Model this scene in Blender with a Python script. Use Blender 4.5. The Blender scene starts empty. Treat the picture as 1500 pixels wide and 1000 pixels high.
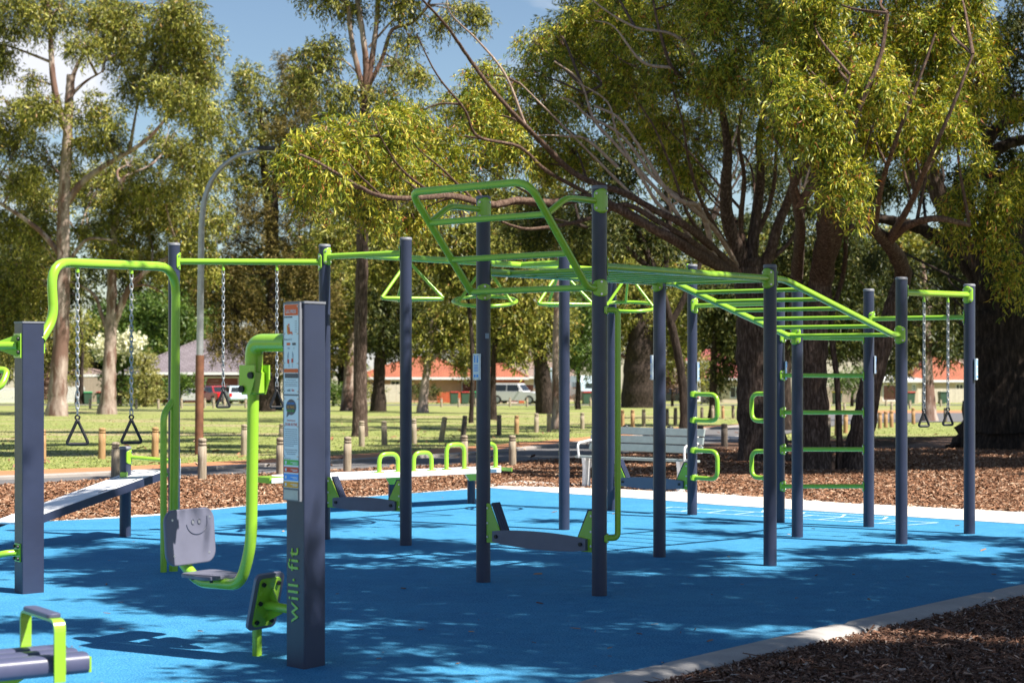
import bpy, bmesh, math, random
import numpy as np
from mathutils import Vector, Matrix

random.seed(7)
rng = np.random.default_rng(11)
scene = bpy.context.scene
COL = scene.collection
PI = math.pi

# ------------------------------------------------------------------ camera, sky, sun, exposure
F = 2700.0      # focal length in photo pixels (photo is 1500 wide)
H = 1.9         # eye height
HY = 530.0      # horizon row
cd = bpy.data.cameras.new("camera")
cam = bpy.data.objects.new("camera", cd)
COL.objects.link(cam)
cam.location = (0, 0, H)
cam.rotation_euler = (PI / 2, 0, 0)
cd.sensor_width = 36.0
cd.lens = 36.0 * F / 1500.0
cd.shift_y = (HY - 500.0) / 1500.0
cd.clip_end = 3000
cd.dof.use_dof = True
cd.dof.focus_distance = 17.0
cd.dof.aperture_fstop = 3.5
scene.camera = cam

SUN_EL = math.radians(53)
SUN_H = Vector((0.866, -0.5))
SUN = Vector((SUN_H.x * math.cos(SUN_EL), SUN_H.y * math.cos(SUN_EL), math.sin(SUN_EL)))
world = bpy.data.worlds.new("World")
scene.world = world
world.use_nodes = True
wn = world.node_tree.nodes
wl = world.node_tree.links
wn.clear()
wo = wn.new("ShaderNodeOutputWorld")
bg = wn.new("ShaderNodeBackground")
sky = wn.new("ShaderNodeTexSky")
sky.sky_type = 'NISHITA'
sky.sun_disc = False
sky.sun_elevation = SUN_EL
sky.sun_rotation = math.atan2(SUN_H.x, SUN_H.y)
sky.air_density = 1.0
sky.dust_density = 0.15
sky.ozone_density = 2.6
bg.inputs[1].default_value = 0.05
# a few real clouds in the sky, by direction
tc = wn.new("ShaderNodeTexCoord")
mp = wn.new("ShaderNodeMapping")
mp.inputs['Scale'].default_value = (5.0, 5.0, 13.0)
mp.inputs['Location'].default_value = (0.35, 0.0, 0.25)
nz = wn.new("ShaderNodeTexNoise")
nz.inputs['Scale'].default_value = 1.0
nz.inputs['Detail'].default_value = 7.0
rp = wn.new("ShaderNodeValToRGB")
rp.color_ramp.elements[0].position = 0.56
rp.color_ramp.elements[1].position = 0.72
mx = wn.new("ShaderNodeMixRGB")
mx.inputs[2].default_value = (8.0, 8.2, 8.8, 1)
wl.new(tc.outputs['Generated'], mp.inputs[0])
wl.new(mp.outputs[0], nz.inputs['Vector'])
wl.new(nz.outputs[0], rp.inputs[0])
# one cumulus low in the sky at the left
sb1 = wn.new("ShaderNodeVectorMath"); sb1.operation = 'SUBTRACT'; sb1.inputs[1].default_value = (-0.262, 0.952, 0.146)
sb2 = wn.new("ShaderNodeVectorMath"); sb2.operation = 'MULTIPLY'; sb2.inputs[1].default_value = (1.0, 1.0, 2.6)
sb3 = wn.new("ShaderNodeVectorMath"); sb3.operation = 'LENGTH'
cn = wn.new("ShaderNodeTexNoise"); cn.inputs['Scale'].default_value = 28; cn.inputs['Detail'].default_value = 7
ma = wn.new("ShaderNodeMath"); ma.operation = 'MULTIPLY_ADD'; ma.inputs[1].default_value = -0.09
mr = wn.new("ShaderNodeMapRange"); mr.inputs['From Min'].default_value = 0.035; mr.inputs['From Max'].default_value = -0.005
mm = wn.new("ShaderNodeMath"); mm.operation = 'MAXIMUM'
wl.new(tc.outputs['Generated'], sb1.inputs[0]); wl.new(sb1.outputs[0], sb2.inputs[0]); wl.new(sb2.outputs[0], sb3.inputs[0])
wl.new(tc.outputs['Generated'], cn.inputs['Vector']); wl.new(cn.outputs[0], ma.inputs[0]); wl.new(sb3.outputs['Value'], ma.inputs[2])
wl.new(ma.outputs[0], mr.inputs['Value']); wl.new(mr.outputs[0], mm.inputs[0]); wl.new(rp.outputs[0], mm.inputs[1])
wl.new(mm.outputs[0], mx.inputs[0])
wl.new(sky.outputs[0], mx.inputs[1])
wl.new(mx.outputs[0], bg.inputs[0])
wl.new(bg.outputs[0], wo.inputs[0])

ld = bpy.data.lights.new("sun", 'SUN')
ld.energy = 5.0
ld.angle = math.radians(0.53)
ld.color = (1.0, 0.93, 0.82)
lo = bpy.data.objects.new("sun", ld)
COL.objects.link(lo)
lo.rotation_euler = SUN.to_track_quat('Z', 'Y').to_euler()
lo.location = (20, -12, 30)

vs = scene.view_settings
vs.view_transform = 'Standard'
vs.look = 'None'
vs.exposure = 1.26
vs.gamma = 1.0
vs.use_curve_mapping = False

# ------------------------------------------------------------------ photo measures -> ground places
SL = 0.0138
def gz(Y):
    return -SL * max(0.0, Y - 28.0)
def G(x, y, dz=0.0):
    """ground point seen at photo pixel (x, y)"""
    k = (y - HY) / F
    Y = H / k
    if Y > 28:
        Y = (H + SL * -28.0 * 1.0) / (k - SL) if False else (H - SL * 28.0) / (k - SL)
    return Vector(((x - 750) / F * Y, Y, gz(Y) + dz))
def P(x, y, Y):
    return Vector(((x - 750) / F * Y, Y, H + (HY - y) / F * Y))
def onl(A, B, x):
    """ground (X,Y) on the line A-B that is seen in column x"""
    k = (x - 750) / F
    dx, dy = B[0] - A[0], B[1] - A[1]
    t = (k * A[1] - A[0]) / (dx - k * dy)
    return Vector((A[0] + dx * t, A[1] + dy * t))
def PL(A, B, x, y):
    q = onl(A, B, x)
    return Vector((q.x, q.y, H + (HY - y) / F * q.y))
def zat(Y, y):
    return H + (HY - y) / F * Y

# ------------------------------------------------------------------ materials
def nodemat(name):
    m = bpy.data.materials.new(name)
    m.use_nodes = True
    nt = m.node_tree
    b = nt.nodes["Principled BSDF"]
    return m, nt, b
def noise(nt, scale, detail=3.0, vec=None, rough=0.55):
    n = nt.nodes.new("ShaderNodeTexNoise")
    n.inputs['Scale'].default_value = scale
    n.inputs['Detail'].default_value = detail
    n.inputs['Roughness'].default_value = rough
    if vec is not None:
        nt.links.new(vec, n.inputs['Vector'])
    return n
def objvec(nt, scale=(1, 1, 1)):
    t = nt.nodes.new("ShaderNodeTexCoord")
    m = nt.nodes.new("ShaderNodeMapping")
    m.inputs['Scale'].default_value = scale
    nt.links.new(t.outputs['Object'], m.inputs[0])
    return m.outputs[0]
def ramp(nt, fac, stops):
    r = nt.nodes.new("ShaderNodeValToRGB")
    e = r.color_ramp.elements
    while len(e) < len(stops):
        e.new(0.5)
    for el, (p, c) in zip(e, stops):
        el.position = p
        el.color = (c[0], c[1], c[2], 1)
    nt.links.new(fac, r.inputs[0])
    return r.outputs[0]
def mixc(nt, fac, a, b, mode='MIX'):
    n = nt.nodes.new("ShaderNodeMixRGB")
    n.blend_type = mode
    for i, v in enumerate((fac, a, b)):
        if isinstance(v, (int, float)):
            n.inputs[i].default_value = v
        elif isinstance(v, tuple):
            n.inputs[i].default_value = (v[0], v[1], v[2], 1)
        else:
            nt.links.new(v, n.inputs[i])
    return n.outputs[0]
def bump(nt, b, h, strength, dist=0.01):
    n = nt.nodes.new("ShaderNodeBump")
    n.inputs['Strength'].default_value = strength
    n.inputs['Distance'].default_value = dist
    nt.links.new(h, n.inputs['Height'])
    nt.links.new(n.outputs[0], b.inputs['Normal'])

def paint(name, col, rough=0.4, var=0.10, scale=3.0, bmp=0.05, metal=0.0, coat=0.0, bscale=220):
    m, nt, b = nodemat(name)
    v = objvec(nt)
    n = noise(nt, scale, 5, v)
    c = ramp(nt, n.outputs[0], [(0.3, tuple(x * (1 - var) for x in col)), (0.7, tuple(min(1, x * (1 + var)) for x in col))])
    nt.links.new(c, b.inputs['Base Color'])
    b.inputs['Roughness'].default_value = rough
    b.inputs['Metallic'].default_value = metal
    b.inputs['Coat Weight'].default_value = coat
    rr = nt.nodes.new("ShaderNodeMapRange")
    rr.inputs['To Min'].default_value = rough * 0.8
    rr.inputs['To Max'].default_value = min(1, rough * 1.25)
    n2 = noise(nt, scale * 7, 4, v)
    nt.links.new(n2.outputs[0], rr.inputs[0])
    nt.links.new(rr.outputs[0], b.inputs['Roughness'])
    if bmp:
        n3 = noise(nt, bscale, 2, v)
        bump(nt, b, n3.outputs[0], bmp, 0.002)
    return m

M = {}
M['navy'] = paint('navy_powder_coat', (0.024, 0.032, 0.066), 0.38, 0.12, 4, 0.25)
M['cap'] = paint('cap_grey_plastic', (0.16, 0.17, 0.20), 0.5)
M['lime'] = paint('lime_powder_coat', (0.255, 0.49, 0.035), 0.25, 0.07, 3, 0.08, coat=0.25)
M['grey_board'] = paint('grey_composite_board', (0.125, 0.13, 0.185), 0.42, 0.08, 6, 0.2)
M['navy_board'] = paint('navy_blue_board', (0.065, 0.072, 0.135), 0.4, 0.08, 6, 0.15)
M['pale_board'] = paint('pale_aluminium_board', (0.74, 0.75, 0.78), 0.4, 0.06, 5, 0.1)
M['black'] = paint('black_rubber', (0.012, 0.012, 0.014), 0.5)
M['steel'] = paint('stainless_steel', (0.5, 0.5, 0.52), 0.3, metal=0.9)
M['galv'] = paint('galvanised_steel', (0.38, 0.40, 0.42), 0.45, 0.15, 6, 0.1, metal=0.6)
M['alu'] = paint('cast_aluminium', (0.62, 0.63, 0.65), 0.4, 0.05)
M['slat'] = paint('sage_grey_slat', (0.26, 0.31, 0.31), 0.45, 0.10, 9, 0.15)
M['white'] = paint('white_paint', (0.72, 0.73, 0.74), 0.5, 0.05)
M['rust'] = paint('rusty_brown_sleeve', (0.16, 0.065, 0.035), 0.7, 0.35, 5, 0.3)
M['signwhite'] = paint('sign_white', (0.66, 0.77, 0.86), 0.35, 0.03, bmp=0)
M['sign_orange'] = paint('sign_orange', (0.75, 0.10, 0.02), 0.35, 0.03, bmp=0)
M['sign_dark'] = paint('sign_dark', (0.05, 0.06, 0.10), 0.35, 0.03, bmp=0)
M['sign_grey'] = paint('sign_grey', (0.22, 0.30, 0.40), 0.4, 0.03, bmp=0)
M['sign_green'] = paint('sign_green', (0.05, 0.48, 0.08), 0.35, 0.03, bmp=0)
M['sign_red'] = paint('sign_red', (0.60, 0.03, 0.02), 0.35, 0.03, bmp=0)
M['sign_blue'] = paint('sign_blue', (0.03, 0.30, 0.85), 0.35, 0.03, bmp=0)
M['sign_amber'] = paint('sign_amber', (0.75, 0.33, 0.02), 0.35, 0.03, bmp=0)
M['line'] = paint('line_marking', (0.45, 0.68, 0.80), 0.7, 0.2, 9)
M['glass'] = paint('dark_glass', (0.02, 0.025, 0.03), 0.08, bmp=0)
M['lamp_red'] = paint('tail_lamp', (0.55, 0.01, 0.01), 0.2, bmp=0)
M['lamp_white'] = paint('head_lamp', (0.75, 0.78, 0.8), 0.15, bmp=0)

def m_rubber():
    m, nt, b = nodemat('blue_rubber_softfall')
    v = objvec(nt)
    n1 = noise(nt, 70, 3, v, 0.8)
    n2 = noise(nt, 1.3, 4, v)
    n3 = noise(nt, 6, 7, v, 0.75)
    c = ramp(nt, n1.outputs[0], [(0.30, (0.010, 0.100, 0.25)), (0.50, (0.040, 0.225, 0.420)), (0.72, (0.15, 0.40, 0.60))])
    c2 = ramp(nt, n2.outputs[0], [(0.3, (0.86, 0.88, 0.92)), (0.7, (1.08, 1.05, 1.02))])
    c = mixc(nt, 1.0, c, c2, 'MULTIPLY')
    c3 = ramp(nt, n3.outputs[0], [(0.35, (0.74, 0.78, 0.80)), (0.62, (1.04, 1.02, 1.0))])
    c = mixc(nt, 0.8, c, c3, 'MULTIPLY')
    nt.links.new(c, b.inputs['Base Color'])
    b.inputs['Roughness'].default_value = 0.85
    b.inputs['Specular IOR Level'].default_value = 0.12
    b.inputs['Sheen Weight'].default_value = 0.0
    b.inputs['Sheen Roughness'].default_value = 0.45
    b.inputs['Sheen Tint'].default_value = (0.85, 0.95, 1.0, 1)
    bump(nt, b, n1.outputs[0], 0.6, 0.004)
    return m
M['rubber'] = m_rubber()
def m_concrete(name, base, sc=1.0, speck=0.12):
    m, nt, b = nodemat(name)
    v = objvec(nt)
    n1 = noise(nt, 2.2 * sc, 6, v, 0.65)
    n2 = noise(nt, 130 * sc, 2, v)
    c = ramp(nt, n1.outputs[0], [(0.3, tuple(x * 0.82 for x in base)), (0.7, tuple(min(1, x * 1.1) for x in base))])
    c2 = ramp(nt, n2.outputs[0], [(0.3, (1 - speck * 2,) * 3), (0.6, (1.0,) * 3)])
    c = mixc(nt, 1.0, c, c2, 'MULTIPLY')
    nt.links.new(c, b.inputs['Base Color'])
    b.inputs['Roughness'].default_value = 0.85
    bump(nt, b, n2.outputs[0], 0.3, 0.003)
    return m
M['concrete'] = m_concrete('pale_concrete', (0.62, 0.57, 0.53))
M['kerb'] = m_concrete('grey_kerb_concrete', (0.36, 0.345, 0.34), 1.4)
M['asphalt'] = m_concrete('grey_asphalt', (0.14, 0.135, 0.14), 2.0, 0.2)
M['road_kerb'] = m_concrete('old_kerb_concrete', (0.33, 0.30, 0.28), 1.4)
M['orange_soil'] = m_concrete('orange_brick_edging', (0.46, 0.20, 0.09), 1.0, 0.15)

def m_ground():
    m, nt, b = nodemat('lawn_turf')
    v = objvec(nt)
    v2 = objvec(nt, (0.35, 1.0, 1.0))
    n1 = noise(nt, 0.22, 5, v2, 0.6)
    n2 = noise(nt, 2.2, 6, v, 0.6)
    n3 = noise(nt, 60, 3, v, 0.7)
    g = ramp(nt, n2.outputs[0], [(0.30, (0.13, 0.165, 0.035)), (0.50, (0.20, 0.235, 0.055)), (0.75, (0.30, 0.30, 0.10))])
    d = ramp(nt, n2.outputs[0], [(0.30, (0.20, 0.16, 0.085)), (0.55, (0.33, 0.26, 0.15)), (0.75, (0.42, 0.33, 0.21))])
    f = ramp(nt, n1.outputs[0], [(0.50, (0, 0, 0)), (0.66, (1, 1, 1))])
    c = mixc(nt, f, g, d)
    c3 = ramp(nt, n3.outputs[0], [(0.3, (0.82, 0.82, 0.82)), (0.6, (1.05, 1.05, 1.05))])
    c = mixc(nt, 1.0, c, c3, 'MULTIPLY')
    nt.links.new(c, b.inputs['Base Color'])
    b.inputs['Roughness'].default_value = 0.9
    bump(nt, b, n3.outputs[0], 0.4, 0.02)
    return m
M['lawn'] = m_ground()
def m_mulch(name, dark, mid, light):
    m, nt, b = nodemat(name)
    v = objvec(nt)
    vo = nt.nodes.new("ShaderNodeTexVoronoi")
    vo.inputs['Scale'].default_value = 28
    nt.links.new(v, vo.inputs['Vector'])
    n1 = noise(nt, 45, 4, v, 0.8)
    c = ramp(nt, n1.outputs[0], [(0.3, dark), (0.52, mid), (0.75, light)])
    cc = mixc(nt, 0.5, c, vo.outputs['Distance'], 'MULTIPLY')
    nt.links.new(cc, b.inputs['Base Color'])
    b.inputs['Roughness'].default_value = 0.9
    bump(nt, b, n1.outputs[0], 1.0, 0.03)
    return m
M['mulch'] = m_mulch('bark_mulch_bed', (0.05, 0.025, 0.015), (0.14, 0.07, 0.04), (0.30, 0.17, 0.10))
def m_island(name, stops, rough=0.8, trans=0.0, tcol=None, spec=0.3):
    m, nt, b = nodemat(name)
    g = nt.nodes.new("ShaderNodeNewGeometry")
    c = ramp(nt, g.outputs['Random Per Island'], stops)
    nt.links.new(c, b.inputs['Base Color'])
    b.inputs['Roughness'].default_value = rough
    b.inputs['Specular IOR Level'].default_value = spec
    if trans:
        t = nt.nodes.new("ShaderNodeBsdfTranslucent")
        hs = mixc(nt, 1.0, c, tcol or (1.5, 1.5, 0.6), 'MULTIPLY')
        nt.links.new(hs, t.inputs[0])
        ms = nt.nodes.new("ShaderNodeMixShader")
        ms.inputs[0].default_value = trans
        nt.links.new(b.outputs[0], ms.inputs[1])
        nt.links.new(t.outputs[0], ms.inputs[2])
        nt.links.new(ms.outputs[0], nt.nodes["Material Output"].inputs[0])
    return m
M['chips'] = m_island('bark_chips', [(0, (0.055, 0.025, 0.014)), (0.3, (0.15, 0.065, 0.032)), (0.6, (0.26, 0.125, 0.065)), (0.85, (0.36, 0.21, 0.13)), (1, (0.50, 0.38, 0.28))])
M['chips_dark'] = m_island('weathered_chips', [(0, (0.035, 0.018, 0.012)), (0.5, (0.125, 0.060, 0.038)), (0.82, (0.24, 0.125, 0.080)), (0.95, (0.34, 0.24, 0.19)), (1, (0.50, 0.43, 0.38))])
M['blades'] = m_island('grass_blades', [(0, (0.12, 0.16, 0.03)), (0.5, (0.19, 0.235, 0.05)), (0.8, (0.27, 0.28, 0.08)), (1, (0.36, 0.31, 0.15))], 0.6)
M['litter'] = m_island('fallen_leaves', [(0, (0.12, 0.05, 0.03)), (0.5, (0.25, 0.13, 0.08)), (1, (0.38, 0.26, 0.18))], 0.7)
# leaf materials: one per kind of tree
M['leaf_gold'] = m_island('leaf_gold_green', [(0, (0.022, 0.052, 0.010)), (0.20, (0.085, 0.140, 0.018)), (0.48, (0.23, 0.28, 0.026)), (0.76, (0.50, 0.47, 0.045)), (0.92, (0.66, 0.56, 0.11)), (0.95, (0.38, 0.15, 0.045)), (1, (0.22, 0.07, 0.03))], 0.45, 0.22, (1.4, 1.3, 0.4), 0.3)
M['leaf_olive'] = m_island('leaf_olive_green', [(0, (0.024, 0.034, 0.009)), (0.32, (0.100, 0.120, 0.020)), (0.70, (0.265, 0.275, 0.040)), (0.93, (0.45, 0.41, 0.10)), (1, (0.28, 0.14, 0.05))], 0.45, 0.13, (1.4, 1.3, 0.4), 0.3)
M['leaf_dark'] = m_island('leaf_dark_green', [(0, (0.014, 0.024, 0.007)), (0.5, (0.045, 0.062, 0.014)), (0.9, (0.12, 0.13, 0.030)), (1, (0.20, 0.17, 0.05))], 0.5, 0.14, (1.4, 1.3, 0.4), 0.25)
M['leaf_brown'] = m_island('needle_brown_green', [(0, (0.030, 0.030, 0.010)), (0.5, (0.120, 0.100, 0.026)), (0.9, (0.25, 0.195, 0.055)), (1, (0.32, 0.23, 0.09))], 0.6, 0.12, (1.4, 1.2, 0.5), 0.2)
M['leaf_mid'] = m_island('leaf_fresh_green', [(0, (0.035, 0.075, 0.015)), (0.5, (0.085, 0.15, 0.028)), (0.9, (0.15, 0.22, 0.045)), (1, (0.22, 0.25, 0.07))], 0.45, 0.3, (1.4, 1.4, 0.5), 0.4)
M['leaf_yellow'] = m_island('leaf_yellow_green', [(0, (0.12, 0.13, 0.03)), (0.5, (0.26, 0.25, 0.07)), (1, (0.40, 0.37, 0.14))], 0.5, 0.25, (1.3, 1.2, 0.6), 0.3)
M['leaf_pink'] = m_island('leaf_reddish', [(0, (0.06, 0.03, 0.02)), (0.5, (0.15, 0.08, 0.06)), (1, (0.24, 0.17, 0.12))], 0.6, 0.2, (1.2, 1.0, 0.8), 0.3)
M['petal'] = m_island('white_petals', [(0, (0.6, 0.6, 0.4)), (1, (0.8, 0.78, 0.62))], 0.6, 0.2, (1, 1, 0.9), 0.3)
def m_bark(name, dark, mid, light, vs=(5, 5, 0.9), bs=0.9, dist=0.04, patch=None):
    m, nt, b = nodemat(name)
    v = objvec(nt, vs)
    n1 = noise(nt, 2.2, 8, v, 0.72)
    c = ramp(nt, n1.outputs[0], [(0.32, dark), (0.50, mid), (0.68, light)])
    if patch:
        v2 = objvec(nt, (1.2, 1.2, 0.35))
        n2 = noise(nt, 1.5, 5, v2, 0.6)
        f = ramp(nt, n2.outputs[0], [(0.47, (0, 0, 0)), (0.56, (1, 1, 1))])
        c = mixc(nt, f, c, patch)
    nt.links.new(c, b.inputs['Base Color'])
    b.inputs['Roughness'].default_value = 0.9
    b.inputs['Specular IOR Level'].default_value = 0.2
    bump(nt, b, n1.outputs[0], bs, dist)
    return m
M['bark_rough'] = m_bark('rough_brown_bark', (0.022, 0.014, 0.011), (0.085, 0.058, 0.047), (0.25, 0.185, 0.155), (11, 11, 2.0), 1.0, 0.07)
M['bark_branch'] = m_bark('branch_bark', (0.035, 0.019, 0.013), (0.105, 0.066, 0.050), (0.22, 0.155, 0.12), (10, 10, 4), 0.9, 0.03)
M['bark_pale'] = m_bark('pale_gum_bark', (0.17, 0.125, 0.105), (0.30, 0.235, 0.20), (0.44, 0.365, 0.32), (1.6, 1.6, 0.5), 0.5, 0.03, (0.15, 0.09, 0.07))
M['bark_dead'] = m_bark('grey_dead_wood', (0.20, 0.14, 0.11), (0.36, 0.27, 0.22), (0.50, 0.40, 0.34), (8, 8, 3), 0.5, 0.01)
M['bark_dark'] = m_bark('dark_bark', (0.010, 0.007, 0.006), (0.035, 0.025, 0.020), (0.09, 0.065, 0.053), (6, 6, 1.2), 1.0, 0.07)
M['pine'] = m_bark('weathered_pine_log', (0.16, 0.12, 0.085), (0.29, 0.24, 0.18), (0.40, 0.35, 0.28), (14, 14, 1.2), 0.5, 0.008)
M['pine_orange'] = m_bark('orange_stained_pine', (0.20, 0.11, 0.05), (0.34, 0.20, 0.10), (0.42, 0.29, 0.17), (14, 14, 1.2), 0.5, 0.008)
M['pine_dark'] = m_bark('dark_old_pine', (0.06, 0.05, 0.04), (0.12, 0.10, 0.085), (0.20, 0.17, 0.14), (14, 14, 1.2), 0.5, 0.008)
def m_tiles(name, base):
    m, nt, b = nodemat(name)
    v = objvec(nt)
    br = nt.nodes.new("ShaderNodeTexBrick")
    br.inputs['Scale'].default_value = 1.0
    br.inputs['Brick Width'].default_value = 0.5
    br.inputs['Row Height'].default_value = 0.30
    br.inputs['Mortar Size'].default_value = 0.04
    br.inputs['Color1'].default_value = (base[0], base[1], base[2], 1)
    br.inputs['Color2'].default_value = (base[0] * 0.8, base[1] * 0.78, base[2] * 0.78, 1)
    br.inputs['Mortar'].default_value = (base[0] * 0.4, base[1] * 0.4, base[2] * 0.4, 1)
    nt.links.new(v, br.inputs['Vector'])
    n = noise(nt, 0.8, 5, v, 0.6)
    c2 = ramp(nt, n.outputs[0], [(0.3, (0.8, 0.8, 0.8)), (0.7, (1.1, 1.1, 1.1))])
    c = mixc(nt, 1.0, br.outputs[0], c2, 'MULTIPLY')
    nt.links.new(c, b.inputs['Base Color'])
    b.inputs['Roughness'].default_value = 0.8
    return m
M['tile_grey'] = m_tiles('grey_roof_tiles', (0.20, 0.17, 0.19))
M['tile_orange'] = m_tiles('orange_roof_tiles', (0.40, 0.125, 0.065))
M['tile_pink'] = m_tiles('red_roof_tiles', (0.42, 0.12, 0.11))
M['tile_brown'] = m_tiles('brown_roof_tiles', (0.30, 0.22, 0.19))
M['brick_red'] = m_tiles('red_brick', (0.22, 0.06, 0.045))
M['render_cream'] = m_concrete('cream_render', (0.60, 0.50, 0.38), 0.5)
M['render_pink'] = m_concrete('salmon_render', (0.52, 0.30, 0.21), 0.5)
M['door_red'] = paint('maroon_door', (0.16, 0.035, 0.03), 0.5)
M['fence_cream'] = paint('cream_steel_fence', (0.58, 0.52, 0.44), 0.5)
M['fence_tan'] = paint('tan_steel_fence', (0.36, 0.29, 0.24), 0.5)
M['brick_orange'] = paint('orange_brick_base', (0.48, 0.10, 0.04), 0.7)
M['car_white'] = paint('white_car_paint', (0.62, 0.62, 0.64), 0.25, 0.02, bmp=0, coat=0.6)
M['car_red'] = paint('red_car_paint', (0.30, 0.015, 0.02), 0.25, 0.02, bmp=0, coat=0.6)
M['car_blue'] = paint('ice_blue_car_paint', (0.42, 0.52, 0.60), 0.3, 0.02, bmp=0, coat=0.6)
M['car_dark'] = paint('dark_car_paint', (0.02, 0.025, 0.03), 0.25, 0.02, bmp=0, coat=0.6)
M['bin_green'] = paint('dark_green_bin', (0.03, 0.07, 0.045), 0.5)
M['lid_green'] = paint('green_lid', (0.03, 0.36, 0.13), 0.45)
M['lid_red'] = paint('red_lid', (0.40, 0.02, 0.02), 0.45)
M['lid_yellow'] = paint('yellow_lid', (0.65, 0.50, 0.03), 0.45)

# ------------------------------------------------------------------ mesh helpers
class MB:
    def __init__(s):
        s.v = []; s.f = []; s.s = []; s.mi = []; s.m = 0
    def add(s, vs, fs, smooth=False):
        o = len(s.v)
        s.v += [tuple(p) for p in vs]
        for f in fs:
            s.f.append([i + o for i in f]); s.s.append(smooth); s.mi.append(s.m)
        return s
    def box(s, c, size, rot=None, taper=1.0):
        hx, hy, hz = size[0] / 2, size[1] / 2, size[2] / 2
        pts = []
        for z in (-hz, hz):
            k = taper if z > 0 else 1.0
            for x, y in ((-hx, -hy), (hx, -hy), (hx, hy), (-hx, hy)):
                p = Vector((x * k, y * k, z))
                if rot is not None:
                    p = rot @ p
                pts.append(p + Vector(c))
        return s.add(pts, [(3, 2, 1, 0), (4, 5, 6, 7), (0, 1, 5, 4), (1, 2, 6, 5), (2, 3, 7, 6), (3, 0, 4, 7)])
    def rbox(s, c, size, r=0.01, rot=None):
        """box with its four upright edges rounded"""
        hx, hy, hz = size[0] / 2, size[1] / 2, size[2] / 2
        r = min(r, hx * 0.99, hy * 0.99)
        ring = []
        for cx, cy, a0 in ((hx - r, hy - r, 0), (-hx + r, hy - r, 90), (-hx + r, -hy + r, 180), (hx - r, -hy + r, 270)):
            for k in range(5):
                a = math.radians(a0 + k * 22.5)
                ring.append((cx + r * math.cos(a), cy + r * math.sin(a)))
        n = len(ring)
        e = min(r, hz) * 0.35
        pts = []
        for z, k in ((-hz, e), (-hz + e, 0), (hz - e, 0), (hz, e)):
            for x, y in ring:
                p = Vector((x - math.copysign(min(k, abs(x)), x), y - math.copysign(min(k, abs(y)), y), z))
                if rot is not None:
                    p = rot @ p
                pts.append(p + Vector(c))
        s.add(pts, [[j * n + i, j * n + (i + 1) % n, (j + 1) * n + (i + 1) % n, (j + 1) * n + i] for j in range(3) for i in range(n)])
        s.add([pts[i] for i in range(n)][::-1], [list(range(n))])
        return s.add([pts[3 * n + i] for i in range(n)], [list(range(n))])
    def tube(s, pts, r, seg=12, cap=True, closed=False):
        pts = [Vector(p) for p in pts]
        n = len(pts)
        if not hasattr(r, '__len__'):
            r = [r] * n
        T = []
        for i in range(n):
            if closed:
                t = pts[(i + 1) % n] - pts[i - 1]
            else:
                t = pts[min(i + 1, n - 1)] - pts[max(i - 1, 0)]
            T.append(t.normalized() if t.length > 1e-9 else Vector((0, 0, 1)))
        up = Vector((0, 0, 1)) if abs(T[0].z) < 0.9 else Vector((1, 0, 0))
        N = (up - T[0] * up.dot(T[0])).normalized()
        vs = []
        for i in range(n):
            N = (N - T[i] * N.dot(T[i]))
            N = N.normalized() if N.length > 1e-6 else T[i].orthogonal().normalized()
            B = T[i].cross(N)
            for k in range(seg):
                a = 2 * PI * k / seg
                vs.append(pts[i] + (N * math.cos(a) + B * math.sin(a)) * r[i])
        fs = []
        m = n if closed else n - 1
        for i in range(m):
            j = (i + 1) % n
            for k in range(seg):
                fs.append((i * seg + k, i * seg + (k + 1) % seg, j * seg + (k + 1) % seg, j * seg + k))
        s.add(vs, fs, True)
        if cap and not closed:
            s.add([vs[k] for k in range(seg)][::-1], [list(range(seg))])
            s.add([vs[(n - 1) * seg + k] for k in range(seg)], [list(range(seg))])
        return s
    def cyl(s, p0, p1, r, seg=16, r1=None):
        return s.tube([p0, p1], [r, r if r1 is None else r1], seg)
    def lathe(s, c, prof, seg=20, sm=True):
        """prof: (radius, z) pairs bottom to top around the upright axis"""
        vs = []
        for r, z in prof:
            for k in range(seg):
                a = 2 * PI * k / seg
                vs.append((c[0] + r * math.cos(a), c[1] + r * math.sin(a), c[2] + z))
        fs = [(i * seg + k, i * seg + (k + 1) % seg, (i + 1) * seg + (k + 1) % seg, (i + 1) * seg + k) for i in range(len(prof) - 1) for k in range(seg)]
        s.add(vs, fs, sm)
        s.add([vs[k] for k in range(seg)][::-1], [list(range(seg))])
        return s.add([vs[(len(prof) - 1) * seg + k] for k in range(seg)], [list(range(seg))])
    def prism(s, outline, off):
        """polygon of 3D points pushed along off"""
        a = [Vector(p) for p in outline]
        off = Vector(off)
        b = [p + off for p in a]
        n = len(a)
        s.add(a[::-1], [list(range(n))])
        s.add(b, [list(range(n))])
        vs = a + b
        return s.add(vs, [(i, (i + 1) % n, n + (i + 1) % n, n + i) for i in range(n)])
    def build(s, name, mats, parent=None, local=False, label=None):
        me = bpy.data.meshes.new(name)
        me.from_pydata(s.v, [], s.f)
        me.polygons.foreach_set('use_smooth', s.s)
        if not isinstance(mats, (list, tuple)):
            mats = [mats]
        for m in mats:
            me.materials.append(M[m] if isinstance(m, str) else m)
        me.polygons.foreach_set('material_index', s.mi)
        bm = bmesh.new(); bm.from_mesh(me)
        bmesh.ops.recalc_face_normals(bm, faces=bm.faces)
        bm.to_mesh(me); bm.free()
        me.update()
        return link(name, me, parent, local, label)
def link(name, me, parent=None, local=False, label=None):
    o = bpy.data.objects.new(name, me)
    COL.objects.link(o)
    if parent is not None:
        o.parent = parent
        if not local:
            w = WL[parent.name]
            o.location = -w
            WL[o.name] = Vector((0, 0, 0))
        else:
            WL[o.name] = Vector((0, 0, 0))
    else:
        WL[o.name] = Vector((0, 0, 0))
    if label:
        o['label'] = label
    return o
WL = {}
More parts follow.
